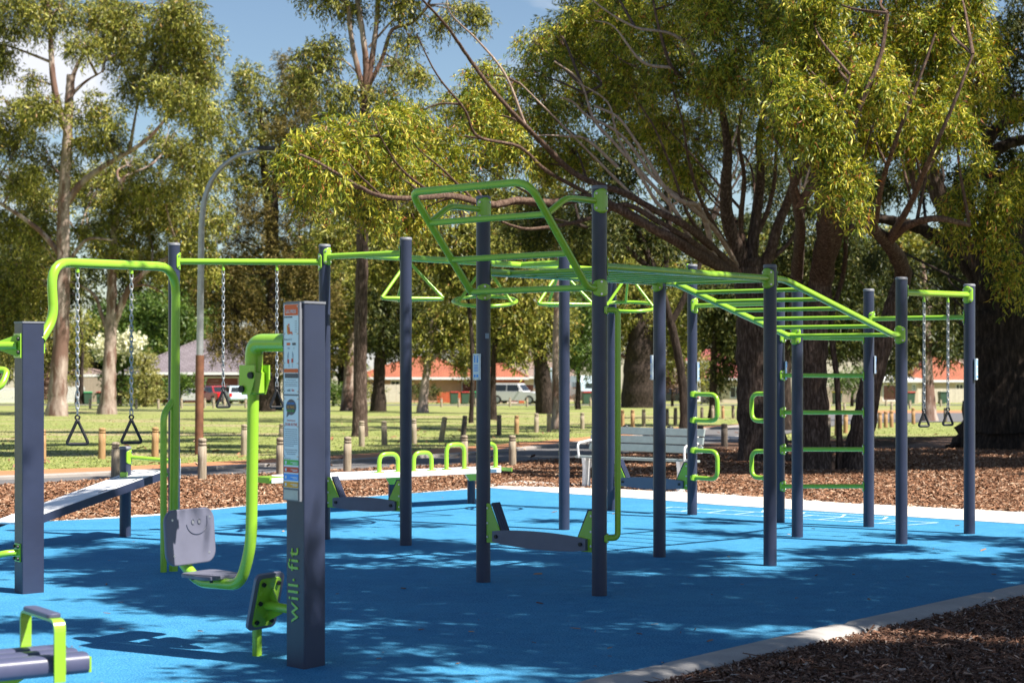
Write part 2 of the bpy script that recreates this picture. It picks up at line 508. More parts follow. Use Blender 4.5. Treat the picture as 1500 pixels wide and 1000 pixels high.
def empty(name, loc, rz=0.0):
    o = bpy.data.objects.new(name, None)
    o.empty_display_size = 0.2
    COL.objects.link(o)
    o.location = loc
    o.rotation_euler = (0, 0, rz)
    WL[o.name] = Vector(loc)
    return o
def tag(o, label=None, cat=None, group=None, kind=None):
    if label: o['label'] = label
    if cat: o['category'] = cat
    if group: o['group'] = group
    if kind: o['kind'] = kind
    return o
KIDS = {}
def copy_tree(o, loc, label=None, group=None, rz=None, scale=None):
    c = o.copy(); COL.objects.link(c); c.location = loc
    WL[c.name] = Vector(loc)
    if rz is not None: c.rotation_euler = (0, 0, rz)
    if scale is not None: c.scale = scale
    if label: c['label'] = label
    if group: c['group'] = group
    for ch in [q for q in bpy.data.objects if q.parent == o]:
        d = ch.copy(); COL.objects.link(d); d.parent = c
        for gg in [q for q in bpy.data.objects if q.parent == ch]:
            e = gg.copy(); COL.objects.link(e); e.parent = d
    return c
def fillet(pts, rad, n=6):
    """round the inner corners of a polyline"""
    pts = [Vector(p) for p in pts]
    if not hasattr(rad, '__len__'):
        rad = [rad] * len(pts)
    out = [pts[0]]
    for i in range(1, len(pts) - 1):
        a, b, c = pts[i - 1], pts[i], pts[i + 1]
        u, w = (a - b), (c - b)
        r = min(rad[i], u.length * 0.49, w.length * 0.49)
        p0, p1 = b + u.normalized() * r, b + w.normalized() * r
        for k in range(n + 1):
            t = k / n
            out.append(p0 * (1 - t) ** 2 + b * 2 * t * (1 - t) + p1 * t ** 2)
    out.append(pts[-1])
    return out
def catmull(pts, n=6):
    pts = [Vector(p) for p in pts]
    ext = [pts[0] * 2 - pts[1]] + pts + [pts[-1] * 2 - pts[-2]]
    out = []
    for i in range(1, len(ext) - 2):
        p0, p1, p2, p3 = ext[i - 1:i + 3]
        for k in range(n):
            t = k / n
            out.append(0.5 * ((2 * p1) + (p2 - p0) * t + (2 * p0 - 5 * p1 + 4 * p2 - p3) * t * t + (3 * p1 - p0 - 3 * p2 + p3) * t ** 3))
    out.append(pts[-1])
    return out
def fastmesh(name, verts, nper, mat, parent=None, smooth=False):
    """verts (N*nper,3): each run of nper vertices is one face"""
    N = len(verts) // nper
    me = bpy.data.meshes.new(name)
    me.vertices.add(len(verts)); me.vertices.foreach_set('co', np.asarray(verts, dtype=np.float32).ravel())
    me.loops.add(N * nper); me.loops.foreach_set('vertex_index', np.arange(N * nper, dtype=np.int32))
    me.polygons.add(N)
    me.polygons.foreach_set('loop_start', np.arange(N, dtype=np.int32) * nper)
    me.polygons.foreach_set('loop_total', np.full(N, nper, dtype=np.int32))
    me.update(calc_edges=True)
    me.materials.append(M[mat])
    return link(name, me, parent)
def text_mesh(body, origin, xdir, ydir, size, mat, name, parent, width=None, extrude=0.001, bold=0.0):
    cu = bpy.data.curves.new('txt', 'FONT')
    cu.body = body; cu.size = size; cu.extrude = extrude; cu.align_x = 'CENTER'; cu.align_y = 'CENTER'
    cu.offset = bold; cu.resolution_u = 3
    to = bpy.data.objects.new('txt', cu); COL.objects.link(to)
    bpy.context.view_layer.update()
    dg = bpy.context.evaluated_depsgraph_get()
    me = bpy.data.meshes.new_from_object(to.evaluated_get(dg))
    COL.objects.unlink(to); bpy.data.objects.remove(to)
    n = len(me.vertices)
    co = np.empty(n * 3, dtype=np.float32); me.vertices.foreach_get('co', co); co = co.reshape(-1, 3)
    if width:
        w = co[:, 0].max() - co[:, 0].min()
        co[:, 0] *= width / w
    X = np.array(xdir.normalized()); Yd = np.array(ydir.normalized()); Z = np.cross(X, Yd)
    out = np.array(origin) + co[:, :1] * X + co[:, 1:2] * Yd + co[:, 2:3] * Z
    me.vertices.foreach_set('co', out.astype(np.float32).ravel())
    me.materials.clear(); me.materials.append(M[mat])
    me.name = name
    return link(name, me, parent)
def frame2(d):
    """rotation with local x along horizontal d"""
    a = math.atan2(d[1], d[0])
    return Matrix.Rotation(a, 3, 'Z')
# ------------------------------------------------------------------ ground and surfaces
def sheet(name, pts, off, mat, thick=0.0, slope=True):
    """flat polygon (world XY) laid on the terrain"""
    bm = bmesh.new()
    vs = [bm.verts.new((p[0], p[1], 0)) for p in pts]
    bm.faces.new(vs)
    bmesh.ops.triangulate(bm, faces=bm.faces)
    if slope:
        bmesh.ops.bisect_plane(bm, geom=bm.verts[:] + bm.edges[:] + bm.faces[:], plane_co=(0, 28, 0), plane_no=(0, 1, 0))
    for v in bm.verts:
        v.co.z = (gz(v.co.y) if slope else 0) + off
    for f in bm.faces:
        if f.normal.z < 0: f.normal_flip()
    me = bpy.data.meshes.new(name); bm.to_mesh(me); bm.free()
    me.materials.append(M[mat])
    o = link(name, me)
    return tag(o, kind='structure')
def gp(lst):
    return [G(x, y).xy for x, y in lst]

sheet('ground', [(-900, -60), (900, -60), (900, 1500), (-900, 1500)], -0.030, 'lawn')
path_top = [(-300, 712), (0, 702), (161, 695), (370, 684), (482, 678), (600, 671), (698, 665), (838, 651), (920, 642), (1000, 632), (1090, 624), (1160, 612), (1220, 606), (1300, 604.5), (1420, 604), (1750, 603)]
path_bot = [(1750, 617), (1420, 617), (1300, 618), (1250, 620), (1207, 625), (1160, 633), (1094, 646), (1010, 650), (880, 668), (760, 676), (515, 687), (410, 693), (266, 697.5), (156, 702), (59, 708), (0, 710), (-300, 722)]
mulch_back = gp([(-300, 790), (0, 768), (240, 752), (374, 739), (604, 722), (734, 712), (900, 716), (1040, 723), (1242, 737), (1500, 750), (1900, 772)] + [(1900, 640), (1500, 642), (1410, 637), (1330, 650), (1282, 653), (1207, 651), (1140, 648)] + path_bot[6:])
sheet('mulch_bed', mulch_back, -0.012, 'mulch')
sheet('asphalt_path', gp(path_top + path_bot), -0.006, 'asphalt')
orange = path_top[:10] + [(1000, 624), (920, 633), (838, 641), (698, 652), (600, 659), (482, 666), (370, 672), (161, 682.5), (0, 688), (-300, 698)]
sheet('orange_verge', gp(orange), -0.016, 'orange_soil')
sheet('orange_verge', gp([(1207, 606.5), (1300, 604.4), (1750, 603), (1750, 599.5), (1300, 600.5), (1207, 602)]), -0.014, 'orange_soil')
sheet('orange_verge', gp([(940, 641), (1000, 632), (1095, 623.5), (1095, 619), (1000, 626), (940, 634)]), -0.012, 'orange_soil')
sheet('concrete_edging', gp([(1010, 645), (1094, 641.5), (1094, 638), (1010, 640)]), -0.001, 'concrete')
# far verge and street, driveways
sheet('street', [(-300, 158), (300, 158), (300, 166), (-300, 166)], -0.010, 'asphalt')
sheet('dry_verge', [(-300, 140), (300, 140), (300, 157.8), (-300, 157.8)], -0.020, 'orange_soil') if False else None
sheet('driveway', [(-52, 120), (-27, 120), (-25, 190), (-50, 190)], -0.004, 'concrete') if False else None
sheet('sandy_patch', gp([(-200, 628), (100, 622), (330, 618), (520, 618), (520, 611), (420, 606), (200, 608), (-200, 612)]), -0.020, 'orange_soil') if False else None
sheet('front_garden_strip', [(-300, 166.2), (300, 166.2), (300, 230), (-300, 230)], -0.012, 'render_pink') if False else None

# blue rubber, concrete strip and its front kerb
kerb_in = [(620, 1062), (760, 1025), (860, 998), (930, 983.5), (1000, 967), (1097, 944.5), (1200, 921), (1300, 899.5), (1400, 877.5), (1500, 857), (1650, 828), (1850, 795)]
KI = [G(x, y).xy for x, y in kerb_in]
rub = gp([(-420, 800), (0, 768.5), (59, 763.5), (173, 758.5), (243, 754), (374, 739.5), (492, 731), (604, 722), (716, 714), (820, 722), (940, 730), (1050, 739), (1242, 751), (1500, 767), (1850, 790)])
sheet('rubber_surface', rub + KI[::-1] + [(-2.2, 7.5), (-7.5, 8.0)], 0.0, 'rubber', slope=False)
conc = gp([(716, 714), (820, 722), (940, 730), (1050, 739), (1242, 751), (1500, 767), (1850, 790), (1900, 770), (1500, 747), (1242, 733), (1040, 720), (900, 712), (836, 709), (760, 706), (734, 708.5)])
sheet('concrete_path', conc, 0.004, 'concrete', slope=False)
sheet('concrete_edging', gp([(-420, 800), (0, 768.5), (59, 763.5), (173, 758.5), (243, 754), (374, 739.5), (492, 731), (604, 722), (716, 714.5), (730, 708.5), (604, 719.5), (492, 728.5), (374, 736.5), (243, 750.5), (173, 755), (59, 760), (0, 765), (-420, 795)]), 0.003, 'concrete', slope=False)
# mulch bed in front
sheet('mulch_front', [KI[0]] + KI[1:] + [(30, 20), (30, -20), (-2, -20), (-2.2, 7.5)], -0.02 - 0.004, 'mulch', slope=False)

# kerb in cast segments
kroot = empty('kerb', (KI[5].x, KI[5].y, 0)); tag(kroot, kind='structure')
def offset_line(pts, d):
    out = []
    for i, p in enumerate(pts):
        a = pts[max(i - 1, 0)]; b = pts[min(i + 1, len(pts) - 1)]
        t = (b - a).normalized(); out.append(p + Vector((t.y, -t.x)) * d)
    return out
kc = [Vector((p.x, p.y)) for p in catmull([(q.x, q.y, 0) for q in KI], 10)]
# cumulative length, cut every 2.4 m
cut = [0]; acc = 0
for i in range(1, len(kc)):
    acc += (kc[i] - kc[i - 1]).length
    if acc > 2.3: cut.append(i); acc = 0
cut.append(len(kc) - 1)
prof = [(0.0, -0.05), (0.0, 0.006), (0.02, 0.018), (0.10, 0.024), (0.20, 0.020), (0.255, 0.002), (0.275, -0.04), (0.28, -0.12)]
L = {d: offset_line(kc, d) for d, _ in prof}
for a, b in zip(cut[:-1], cut[1:]):
    if b - a < 1: continue
    k = MB(); vs = []; n = len(prof)
    for i in range(a, b + 1):
        for d, z in prof:
            p = L[d][i]
            jx = 0.0
            if i == a or i == b:   # tooled joint: dips and pulls in
                z -= 0.022 if z > -0.03 else 0
                q = L[d][i + 1] if i == a else L[d][i - 1]
                p = p + (q - p).normalized() * 0.011
            vs.append((p.x, p.y, z))
    m = b - a + 1
    k.add(vs, [(i * n + j, i * n + j + 1, (i + 1) * n + j + 1, (i + 1) * n + j) for i in range(m - 1) for j in range(n - 1)], True)
    k.add([vs[j] for j in range(n)], [list(range(n))]); k.add([vs[(m - 1) * n + j] for j in range(n)][::-1], [list(range(n))])
    k.build('kerb_segment', 'kerb', kroot)

# old road kerb along the path
rk = MB(); pts = [G(x, y) for x, y in path_top[:11]]
pts = catmull(pts, 4)
for a, b in zip(pts[:-1], pts[1:]):
    d = (b - a).normalized(); nn = Vector((-d.y, d.x, 0))
    o1, o2 = a - nn * 0.02, b - nn * 0.02
    sec = lambda p: [p + Vector((0, 0, -0.05)), p + Vector((0, 0, 0.04)), p + nn * 0.03 + Vector((0, 0, 0.055)), p + nn * 0.24 + Vector((0, 0, 0.055)), p + nn * 0.26 + Vector((0, 0, -0.05))]
    A, B = sec(o1), sec(o2)
    rk.add(A + B, [(i, i + 1, 5 + i + 1, 5 + i) for i in range(4)])
tag(rk.build('path_kerb', 'road_kerb'), kind='structure')

# painted hopscotch lines on the rubber
def stripe(mb, a, b, w=0.035, z=0.004):
    a = Vector(a); b = Vector(b); d = (b - a).normalized(); n = Vector((-d.y, d.x)) * w / 2
    mb.add([(a.x - n.x, a.y - n.y, z), (b.x - n.x, b.y - n.y, z), (b.x + n.x, b.y + n.y, z), (a.x + n.x, a.y + n.y, z)], [(0, 1, 2, 3)])
hs = MB()
A0, A1, B0, B1 = G(985, 742.5).xy, G(1374, 765.5).xy, G(960, 746.5).xy, G(1330, 769).xy
stripe(hs, A0, A1); stripe(hs, B0, B1)
for k in range(0, 10):
    t = k / 9.0
    stripe(hs, A0.lerp(A1, t), B0.lerp(B1, t), z=0.0045)
C0, C1 = G(1120, 747).xy, G(1300, 757).xy
stripe(hs, C0, C1, z=0.005)
for k in range(4): stripe(hs, C0.lerp(C1, k / 3), A0.lerp(A1, 0.36 + k * 0.15), z=0.0055)
tag(hs.build('court_marking', 'line'), kind='structure')

# ------------------------------------------------------------------ the fitness rig
PR = 0.062
base_px = dict(a=(255, 792, 358), b=(475.5, 790, 360), c=(594.5, 799, 350), m=(826.5, 776, 372), d=(896, 747, 388), e=(1014, 754, 389),
               l1=(708, 853, 290), l2=(878, 873, 275), l3=(966, 816, 418), l4=(1128, 829, 390), l5=(1168, 787, 420), l6=(1320.5, 797, 408),
               w1=(1142, 765, 427), w2=(1272.5, 772, 425), r=(1420, 782, 418))
Q = {}; TOP = {}
for k, (x, y, t) in base_px.items():
    g = G(x, y); Yc = g.y + PR
    Q[k] = Vector(((x - 750) / F * Yc, Yc)); TOP[k] = zat(Yc, t)
rig = empty('calisthenics_rig', (Q['m'].x, Q['m'].y, 0))
tag(rig, 'large navy and lime green outdoor workout rig of round posts, overhead ladders and bars', 'climbing frame')
def bolt(mb, p, n, r=0.009):
    mb.cyl(Vector(p) - Vector(n) * 0.004, Vector(p) + Vector(n) * 0.007, r, 8)
def post(root, q, top, r=PR):
    mb = MB(); mb.tube([(q.x, q.y, -0.1), (q.x, q.y, top - 0.012)], r, 28)
    o = mb.build('post', 'navy', root)
    c = MB(); c.lathe((q.x, q.y, 0), [(r + 0.003, top - 0.012), (r + 0.003, top + 0.008), (r - 0.006, top + 0.016), (0.005, top + 0.018)], 28)
    c.build('post_cap', 'cap', o)
    return o
POST = {k: post(rig, Q[k], TOP[k]) for k in Q}
def saddle(root, q, z, ang, h=0.20, half=62, r=PR, bolts=3):
    """curved flange plate wrapped on a post, facing direction ang (radians)"""
    mb = MB(); R0 = r + 0.001; R1 = r + 0.008; nz, na = 10, 10
    vs = []
    for i in range(nz + 1):
        zz = (i / nz - 0.5) * h
        u = abs(zz) / (h / 2)
        w = half * (1 if u < 0.6 else math.sqrt(max(0.0, 1 - ((u - 0.6) / 0.4) ** 2) * 0.75 + 0.25 * (1 - (u - 0.6) / 0.4)))
        w = max(w, half * 0.25)
        for j in range(na + 1):
            a = ang + math.radians(w) * (2 * j / na - 1)
            for R in (R1, R0):
                vs.append((q.x + R * math.cos(a), q.y + R * math.sin(a), z + zz))
    n = (na + 1) * 2; fs = []
    for i in range(nz):
        for j in range(na):
            a = i * n + j * 2
            fs.append((a, a + 2, a + n + 2, a + n)); fs.append((a + 1, a + n + 1, a + n + 3, a + 3))
        for j in (0, na):
            a = i * n + j * 2; fs.append((a, a + 1, a + n + 1, a + n))
    for i in (0, nz):
        for j in range(na):
            a = i * n + j * 2; fs.append((a, a + 1, a + 3, a + 2))
    mb.add(vs, fs, True)
    o = mb.build('flange', 'lime', root)
    pos = [(0.0, 0.36), (0.0, -0.36)] if bolts == 2 else [(-0.62, 0.30), (0.62, 0.30), (-0.62, -0.30), (0.62, -0.30)]
    for da, dz in pos:
        a = ang + math.radians(half) * da
        b = MB(); n_ = Vector((math.cos(a), math.sin(a), 0))
        bolt(b, Vector((q.x, q.y, z + dz * h)) + n_ * (r + 0.008), n_, 0.010)
        b.build('bolt', 'steel', o)
    return o
def ang(d): return math.atan2(d[1], d[0])
def bar(root, pts, r, name='bar', mat='lime', seg=14, rad=0.08):
    mb = MB(); mb.tube(fillet(pts, rad), r, seg); return mb.build(name, mat, root)
def bar_between(k0, k1, z0, z1=None, r=0.026, name='bar', fl=True, h=0.19):
    z1 = z0 if z1 is None else z1
    a, b = Q[k0], Q[k1]; d = (b - a).normalized()
    p, q = a + d * PR, b - d * PR
    bar(rig, [(p.x, p.y, z0), (q.x, q.y, z1)], r, name)
    if fl:
        saddle(rig, a, z0, ang(d), h); saddle(rig, b, z1, ang(-d), h)

# top bars
bar_between('a', 'b', zat(Q['a'].y, 383), zat(Q['b'].y, 384), 0.033)
zA = zat(Q['b'].y, 376)
bar_between('b', 'c', zA, zA, 0.033)
# spine beam between the two crossbars, four hanging shapes below it
M0 = (Q['b'] + Q['c']) / 2; M1 = (Q['d'] + Q['e']) / 2
zS = zA - 0.005
dS = (M1 - M0).normalized(); nS = Vector((-dS.y, dS.x))
bar_between('d', 'e', zA, zA, 0.028)
bar(rig, [(M0.x, M0.y, zS), (M1.x, M1.y, zS)], 0.036, 'spine_beam')
mid = M0.lerp(M1, 0.5)
dm = (Q['m'] - mid).normalized(); pm = Q['m'] - dm * PR
bar(rig, [(mid.x, mid.y, zS), (pm.x, pm.y, zS)], 0.034, 'support_arm')
saddle(rig, Q['m'], zS, ang(-dm), 0.2)
kb = MB(); kb.cyl((mid.x + .04, mid.y, zS + 0.03), (mid.x + .04, mid.y, zS + 0.075), 0.02, 12); kb.build('bolt_cover', 'black', rig)
for i, t in enumerate((0.129, 0.376, 0.640, 0.905)):
    c = M0.lerp(M1, t); zr = zat(c.y, (438, 441, 446, 449)[i])
    hg = MB(); R = 0.36
    apex = Vector((c.x, c.y, zS - 0.03))
    if i % 2 == 0:
        a0 = ang(dS) + PI
        cs = [Vector((c.x + R * 1.12 * math.cos(a0 + k * 2 * PI / 3), c.y + R * 1.12 * math.sin(a0 + k * 2 * PI / 3), zr)) for k in range(3)]
        loop = []
        for k in range(3):
            A, B, Cc = cs[k - 1], cs[k], cs[(k + 1) % 3]
            for s in range(6):
                tt = s / 5; p0 = B + (A - B).normalized() * 0.05; p1 = B + (Cc - B).normalized() * 0.05
                loop.append(p0 * (1 - tt) ** 2 + B * 2 * tt * (1 - tt) + p1 * tt ** 2)
        hg.tube(loop, 0.021, 10, closed=True)
        att = cs
    else:
        loop = [Vector((c.x + R * math.cos(k * 2 * PI / 36), c.y + R * math.sin(k * 2 * PI / 36), zr + R * 0.19 * math.sin(k * 2 * PI / 36))) for k in range(36)]
        hg.tube(loop, 0.021, 10, closed=True)
        a0 = ang(dS) + PI * 0.9
        att = [Vector((c.x + R * math.cos(a0 + k * 2 * PI / 3), c.y + R * math.sin(a0 + k * 2 * PI / 3), zr + R * 0.19 * math.sin(a0 + k * 2 * PI / 3))) for k in range(3)]
    o = hg.build('hanging_triangle' if i % 2 == 0 else 'hanging_hoop', 'lime', rig)
    for p in att:
        s = MB(); s.tube([apex, p + (apex - p).normalized() * 0.01], 0.018, 10); s.build('strut', 'lime', o)

# first overhead ladder (level) and second (sloping down)
zL = zat(Q['l4'].y, 408)
def ladder(p0, p1, q0, q1, z0, z1, nr, slope=False):
    """rails p0->p1 and q0->q1"""
    for A, B in ((p0, p1), (q0, q1)):
        d = (B - A).normalized(); a = A + d * PR; b = B - d * PR
        if slope:
            c1 = A + d * 0.26; c2 = B - d * 0.20
            bar(rig, [(a.x, a.y, z0), (c1.x, c1.y, z0), (c2.x, c2.y, z1), (b.x, b.y, z1)], 0.033, 'ladder_rail', rad=0.12)
        else:
            bar(rig, [(a.x, a.y, z0), (b.x, b.y, z1)], 0.033, 'ladder_rail')
        saddle(rig, A, z0, ang(d), 0.19); saddle(rig, B, z1, ang(-d), 0.19)
    L = (p1 - p0).length
    for i in range(nr):
        s = (0.26 + (L - 0.46) * (i + (0.0 if slope else 0.3)) / (nr - (1 if slope else 0.4))) / L
        s = min(max(s, 0.08), 0.94)
        a = p0.lerp(p1, s); b = q0.lerp(q1, s)
        if slope:
            u = (s * L - 0.26) / (L - 0.46); z = z0 + (z1 - z0) * min(1, max(0, u))
        else: z = z0
        bar(rig, [(a.x, a.y, z), (b.x, b.y, z)], 0.021, 'rung')
ladder(Q['l1'], Q['l3'], Q['l2'], Q['l4'], zL, zL, 7)
z2 = zat(Q['l6'].y, 490.5)
ladder(Q['l3'], Q['l5'], Q['l4'], Q['l6'], zL, z2, 7, True)

# leaning climbing frame on the two front posts
dl = (Q['l1'] - Q['l3']).normalized()          # outward
zb = zat(Q['l2'].y, 422)
def lean(k, off, z): q = Q[k] + dl * off; return Vector((q.x, q.y, z))
zt = zat(11.83 / 1.0 * 1.19, 286) if False else None
o_bot, o_top = 0.16, 0.92
zt = zb + 0.80
TLp, TRp = lean('l1', o_top, zt), lean('l2', o_top, zt)
BLp, BRp = lean('l1', o_bot, zb), lean('l2', o_bot, zb)
r_ = 0.031
bar(rig, [BLp, TLp, TRp, BRp, lean('l2', 0.055, zb)], r_, 'climbing_hoop', rad=[0, .10, .16, .10, 0])
for s in (0.0, 0.33, 0.70):
    a, b = BLp.lerp(TLp, s), BRp.lerp(TRp, s)
    bar(rig, [a, b], 0.026, 'rung')
bar(rig, [BLp, lean('l1', 0.055, zb)], r_, 'bracket_arm')
for k, A, B in (('l1', BLp, TLp), ('l2', BRp, TRp)):
    s = A.lerp(B, 0.70); zz = zat(Q[k].y, 307 if k == 'l1' else 295)
    w = lean(k, 0.44, zz); e = lean(k, 0.055, zz)
    bar(rig, [s, w, e], 0.026, 'bracket_arm', rad=0.08)
    saddle(rig, Q[k], zz, ang(dl) + (0.95 if k == 'l1' else 1.0), 0.20)
    saddle(rig, Q[k], zb, ang(dl) + (0.9 if k == 'l1' else 0.9), 0.14, bolts=2)

# side bars, rungs and D handles
zp = lambda k, y: zat(Q[k].y, y)
bar_between('e', 'w1', zp('e', 448), r=0.027)
bar_between('w2', 'r', zp('w2', 467), r=0.027, h=0.17)
bar_between('l6', 'r', zp('l6', 428), zp('r', 432), 0.034)
for y in (467 + 20, 550, 604, 658, 712):
    z = zp('w2', y)
    bar_between('w1', 'w2', zp('w1', y - 0.5) if y > 490 else zp('w1', 494), z if y > 490 else zp('w2', 496), 0.025, 'rung', True, 0.13)
def dhandle(k, x_end, y0, y1, dirv, r=0.027):
    q = Q[k]; d = Vector(dirv).normalized()
    a = q + d * PR
    e = onl(q, q + d, x_end)
    z0, z1 = zp(k, y0), zp(k, y1)
    o = bar(rig, [(a.x, a.y, z0), (e.x, e.y, z0), (e.x, e.y, z1), (a.x, a.y, z1)], r, 'handle', rad=0.11)
    for z in (z0, z1): saddle(rig, q, z, ang(d), 0.08, 70, bolts=2)
de = (Q['w1'] - Q['e'])
dhandle('e', 1051, 577, 615, de); dhandle('e', 1051, 659, 699, de)
dhandle('w1', 1101, 577, 617, -de); dhandle('w1', 1101, 662, 701, -de)
dhandle('l2', 905, 454, 788, (1.0, 0.25), 0.025)

# step boards low between post pairs
def step_unit(k0, k1, ytop0, ybot0, ytop1, ybot1):
    a, b = Q[k0], Q[k1]; d = (b - a).normalized(); back = Vector((-d.y, d.x))
    if back.y < 0: back = -back
    za0, za1 = zp(k0, ybot0), zp(k0, ytop0)
    w = 0.16; w2 = 0.035
    for q, s in ((a, 1), (b, -1)):
        e = d * s; c = q + e * (PR + 0.002)
        f = -back
        o3 = lambda u, z: Vector((c.x + e.x * u, c.y + e.y * u, z)) + Vector((f.x, f.y, 0)) * 0.02
        pl = MB(); pl.prism([o3(0 - 0.02, za0), o3(w * 0.75, za0), o3(w, za0 + 0.10), o3(w2, za1), o3(-0.02, za1)], Vector((back.x, back.y, 0)) * 0.008)
        br = pl.build('bracket', 'lime', rig)
        for zz in (za0 + 0.05, (za0 + za1) / 2, za1 - 0.04):
            bb = MB(); bolt(bb, o3(0.008, zz), Vector((f.x, f.y, 0)), 0.010); bb.build('bolt', 'steel', br)
        # ribbed foot board lying on the slant, running backwards
        A3, B3 = o3(w + 0.004, za0 + 0.08), o3(w2 + 0.004, za1)
        sl = (B3 - A3); nrm = Vector((sl.z * e.x, sl.z * e.y, -(sl.x * e.x + sl.y * e.y))).normalized()
        for rI in range(4):
            rb = MB(); s0 = Vector((back.x, back.y, 0)) * (0.012 + rI * 0.024); s1 = Vector((back.x, back.y, 0)) * 0.020
            rb.prism([A3 + s0, B3 + s0, B3 + s0 + s1, A3 + s0 + s1], nrm * 0.02)
            rb.build('foot_board_rib', 'navy', rig)
    # lens shaped front board
    pa = a + d * (PR + w * 0.6); pb = b - d * (PR + w * 0.6 - 0.05)
    n = 16; up = []; lo_ = []
    for i in range(n + 1):
        t = i / n; q = pa.lerp(pb, t); bulge = math.sin(PI * t) ** 0.7
        hh = 0.048 + 0.030 * bulge; zc = za0 + 0.062
        up.append(Vector((q.x - back.x * 0.052, q.y - back.y * 0.052, zc + hh * 0.9 )))
        lo_.append(Vector((q.x - back.x * 0.052, q.y - back.y * 0.052, zc - hh)))
    bd = MB(); bd.prism(lo_ + up[::-1], Vector((back.x, back.y, 0)) * 0.03)
    o = bd.build('step_board', 'grey_board', rig)
    for q, s in ((pa, 1), (pb, -1)):
        q2 = q + d * s * 0.05
        bb = MB(); bb.cyl((q2.x - back.x * 0.05, q2.y - back.y * 0.05, za0 + 0.062), (q2.x - back.x * 0.068, q2.y - back.y * 0.068, za0 + 0.062), 0.016, 12)
        bb.build('bolt_cover', 'black', o)
step_unit('l1', 'l2', 736, 793, 748, 806)
step_unit('b', 'c', 698, 742, 704, 750)
step_unit('d', 'e', 673, 711, 678, 716)

# small instruction plates on posts
def plate(k, a, y0, y1, w=0.085, rows=3, colr='signwhite'):
    q = Q[k]; n = Vector((math.cos(a), math.sin(a), 0)); t = Vector((-n.y, n.x, 0))
    z0, z1 = zp(k, y1), zp(k, y0); c = Vector((q.x, q.y, (z0 + z1) / 2)) + n * (PR + 0.012)
    R = Matrix((t, n, Vector((0, 0, 1)))).transposed()
    mb = MB(); mb.box(c, (w, 0.018, z1 - z0), R); o = mb.build('instruction_plate', colr, rig)
    for sx in (-1, 1):
        for sz in (-1, 1):
            b = MB(); bolt(b, c + n * 0.009 + t * sx * (w / 2 - 0.01) + Vector((0, 0, sz * ((z1 - z0) / 2 - 0.012))), n, 0.005); b.build('bolt', 'steel', o)
    hh = z1 - z0
    g = MB()
    f = c + n * 0.0105
    for sx in (-0.2, 0.2):
        g.box(f + t * sx * w + Vector((0, 0, hh * 0.26)), (0.012, 0.002, hh * 0.20), R)
        g.box(f + t * sx * w + Vector((0, 0, hh * 0.40)), (0.012, 0.002, 0.012), R)
    for i in range(5):
        g.box(f + Vector((0, 0, hh * (0.06 - i * 0.055))), (w * 0.62, 0.002, 0.005), R)
    for sx in (-0.2, 0.2):
        g.box(f + t * sx * w + Vector((0, 0, -hh * 0.35)), (0.020, 0.002, 0.022), R)
    tag(g.build('sign_print', 'sign_blue' if colr == 'signwhite' else 'sign_grey', o), kind='stuff')
plate('l1', math.radians(222), 518, 556)
plate('l3', math.radians(185), 520, 556)
plate('e', math.radians(-12), 530, 558)
plate('w1', math.radians(-10), 529, 556)
plate('w2', math.radians(-10), 521, 547)
plate('r', math.radians(-28), 525, 556)
st = MB(); stc = Vector((Q['l1'].x, Q['l1'].y, zp('l1', 492))); nn = Vector((math.cos(math.radians(-58)), math.sin(math.radians(-58)), 0)); tt = Vector((-nn.y, nn.x, 0))
st.box(stc + nn * (PR + 0.0005), (0.035, 0.003, 0.045), Matrix((tt, nn, Vector((0, 0, 1)))).transposed()); st.build('sticker', 'sign_grey', rig)

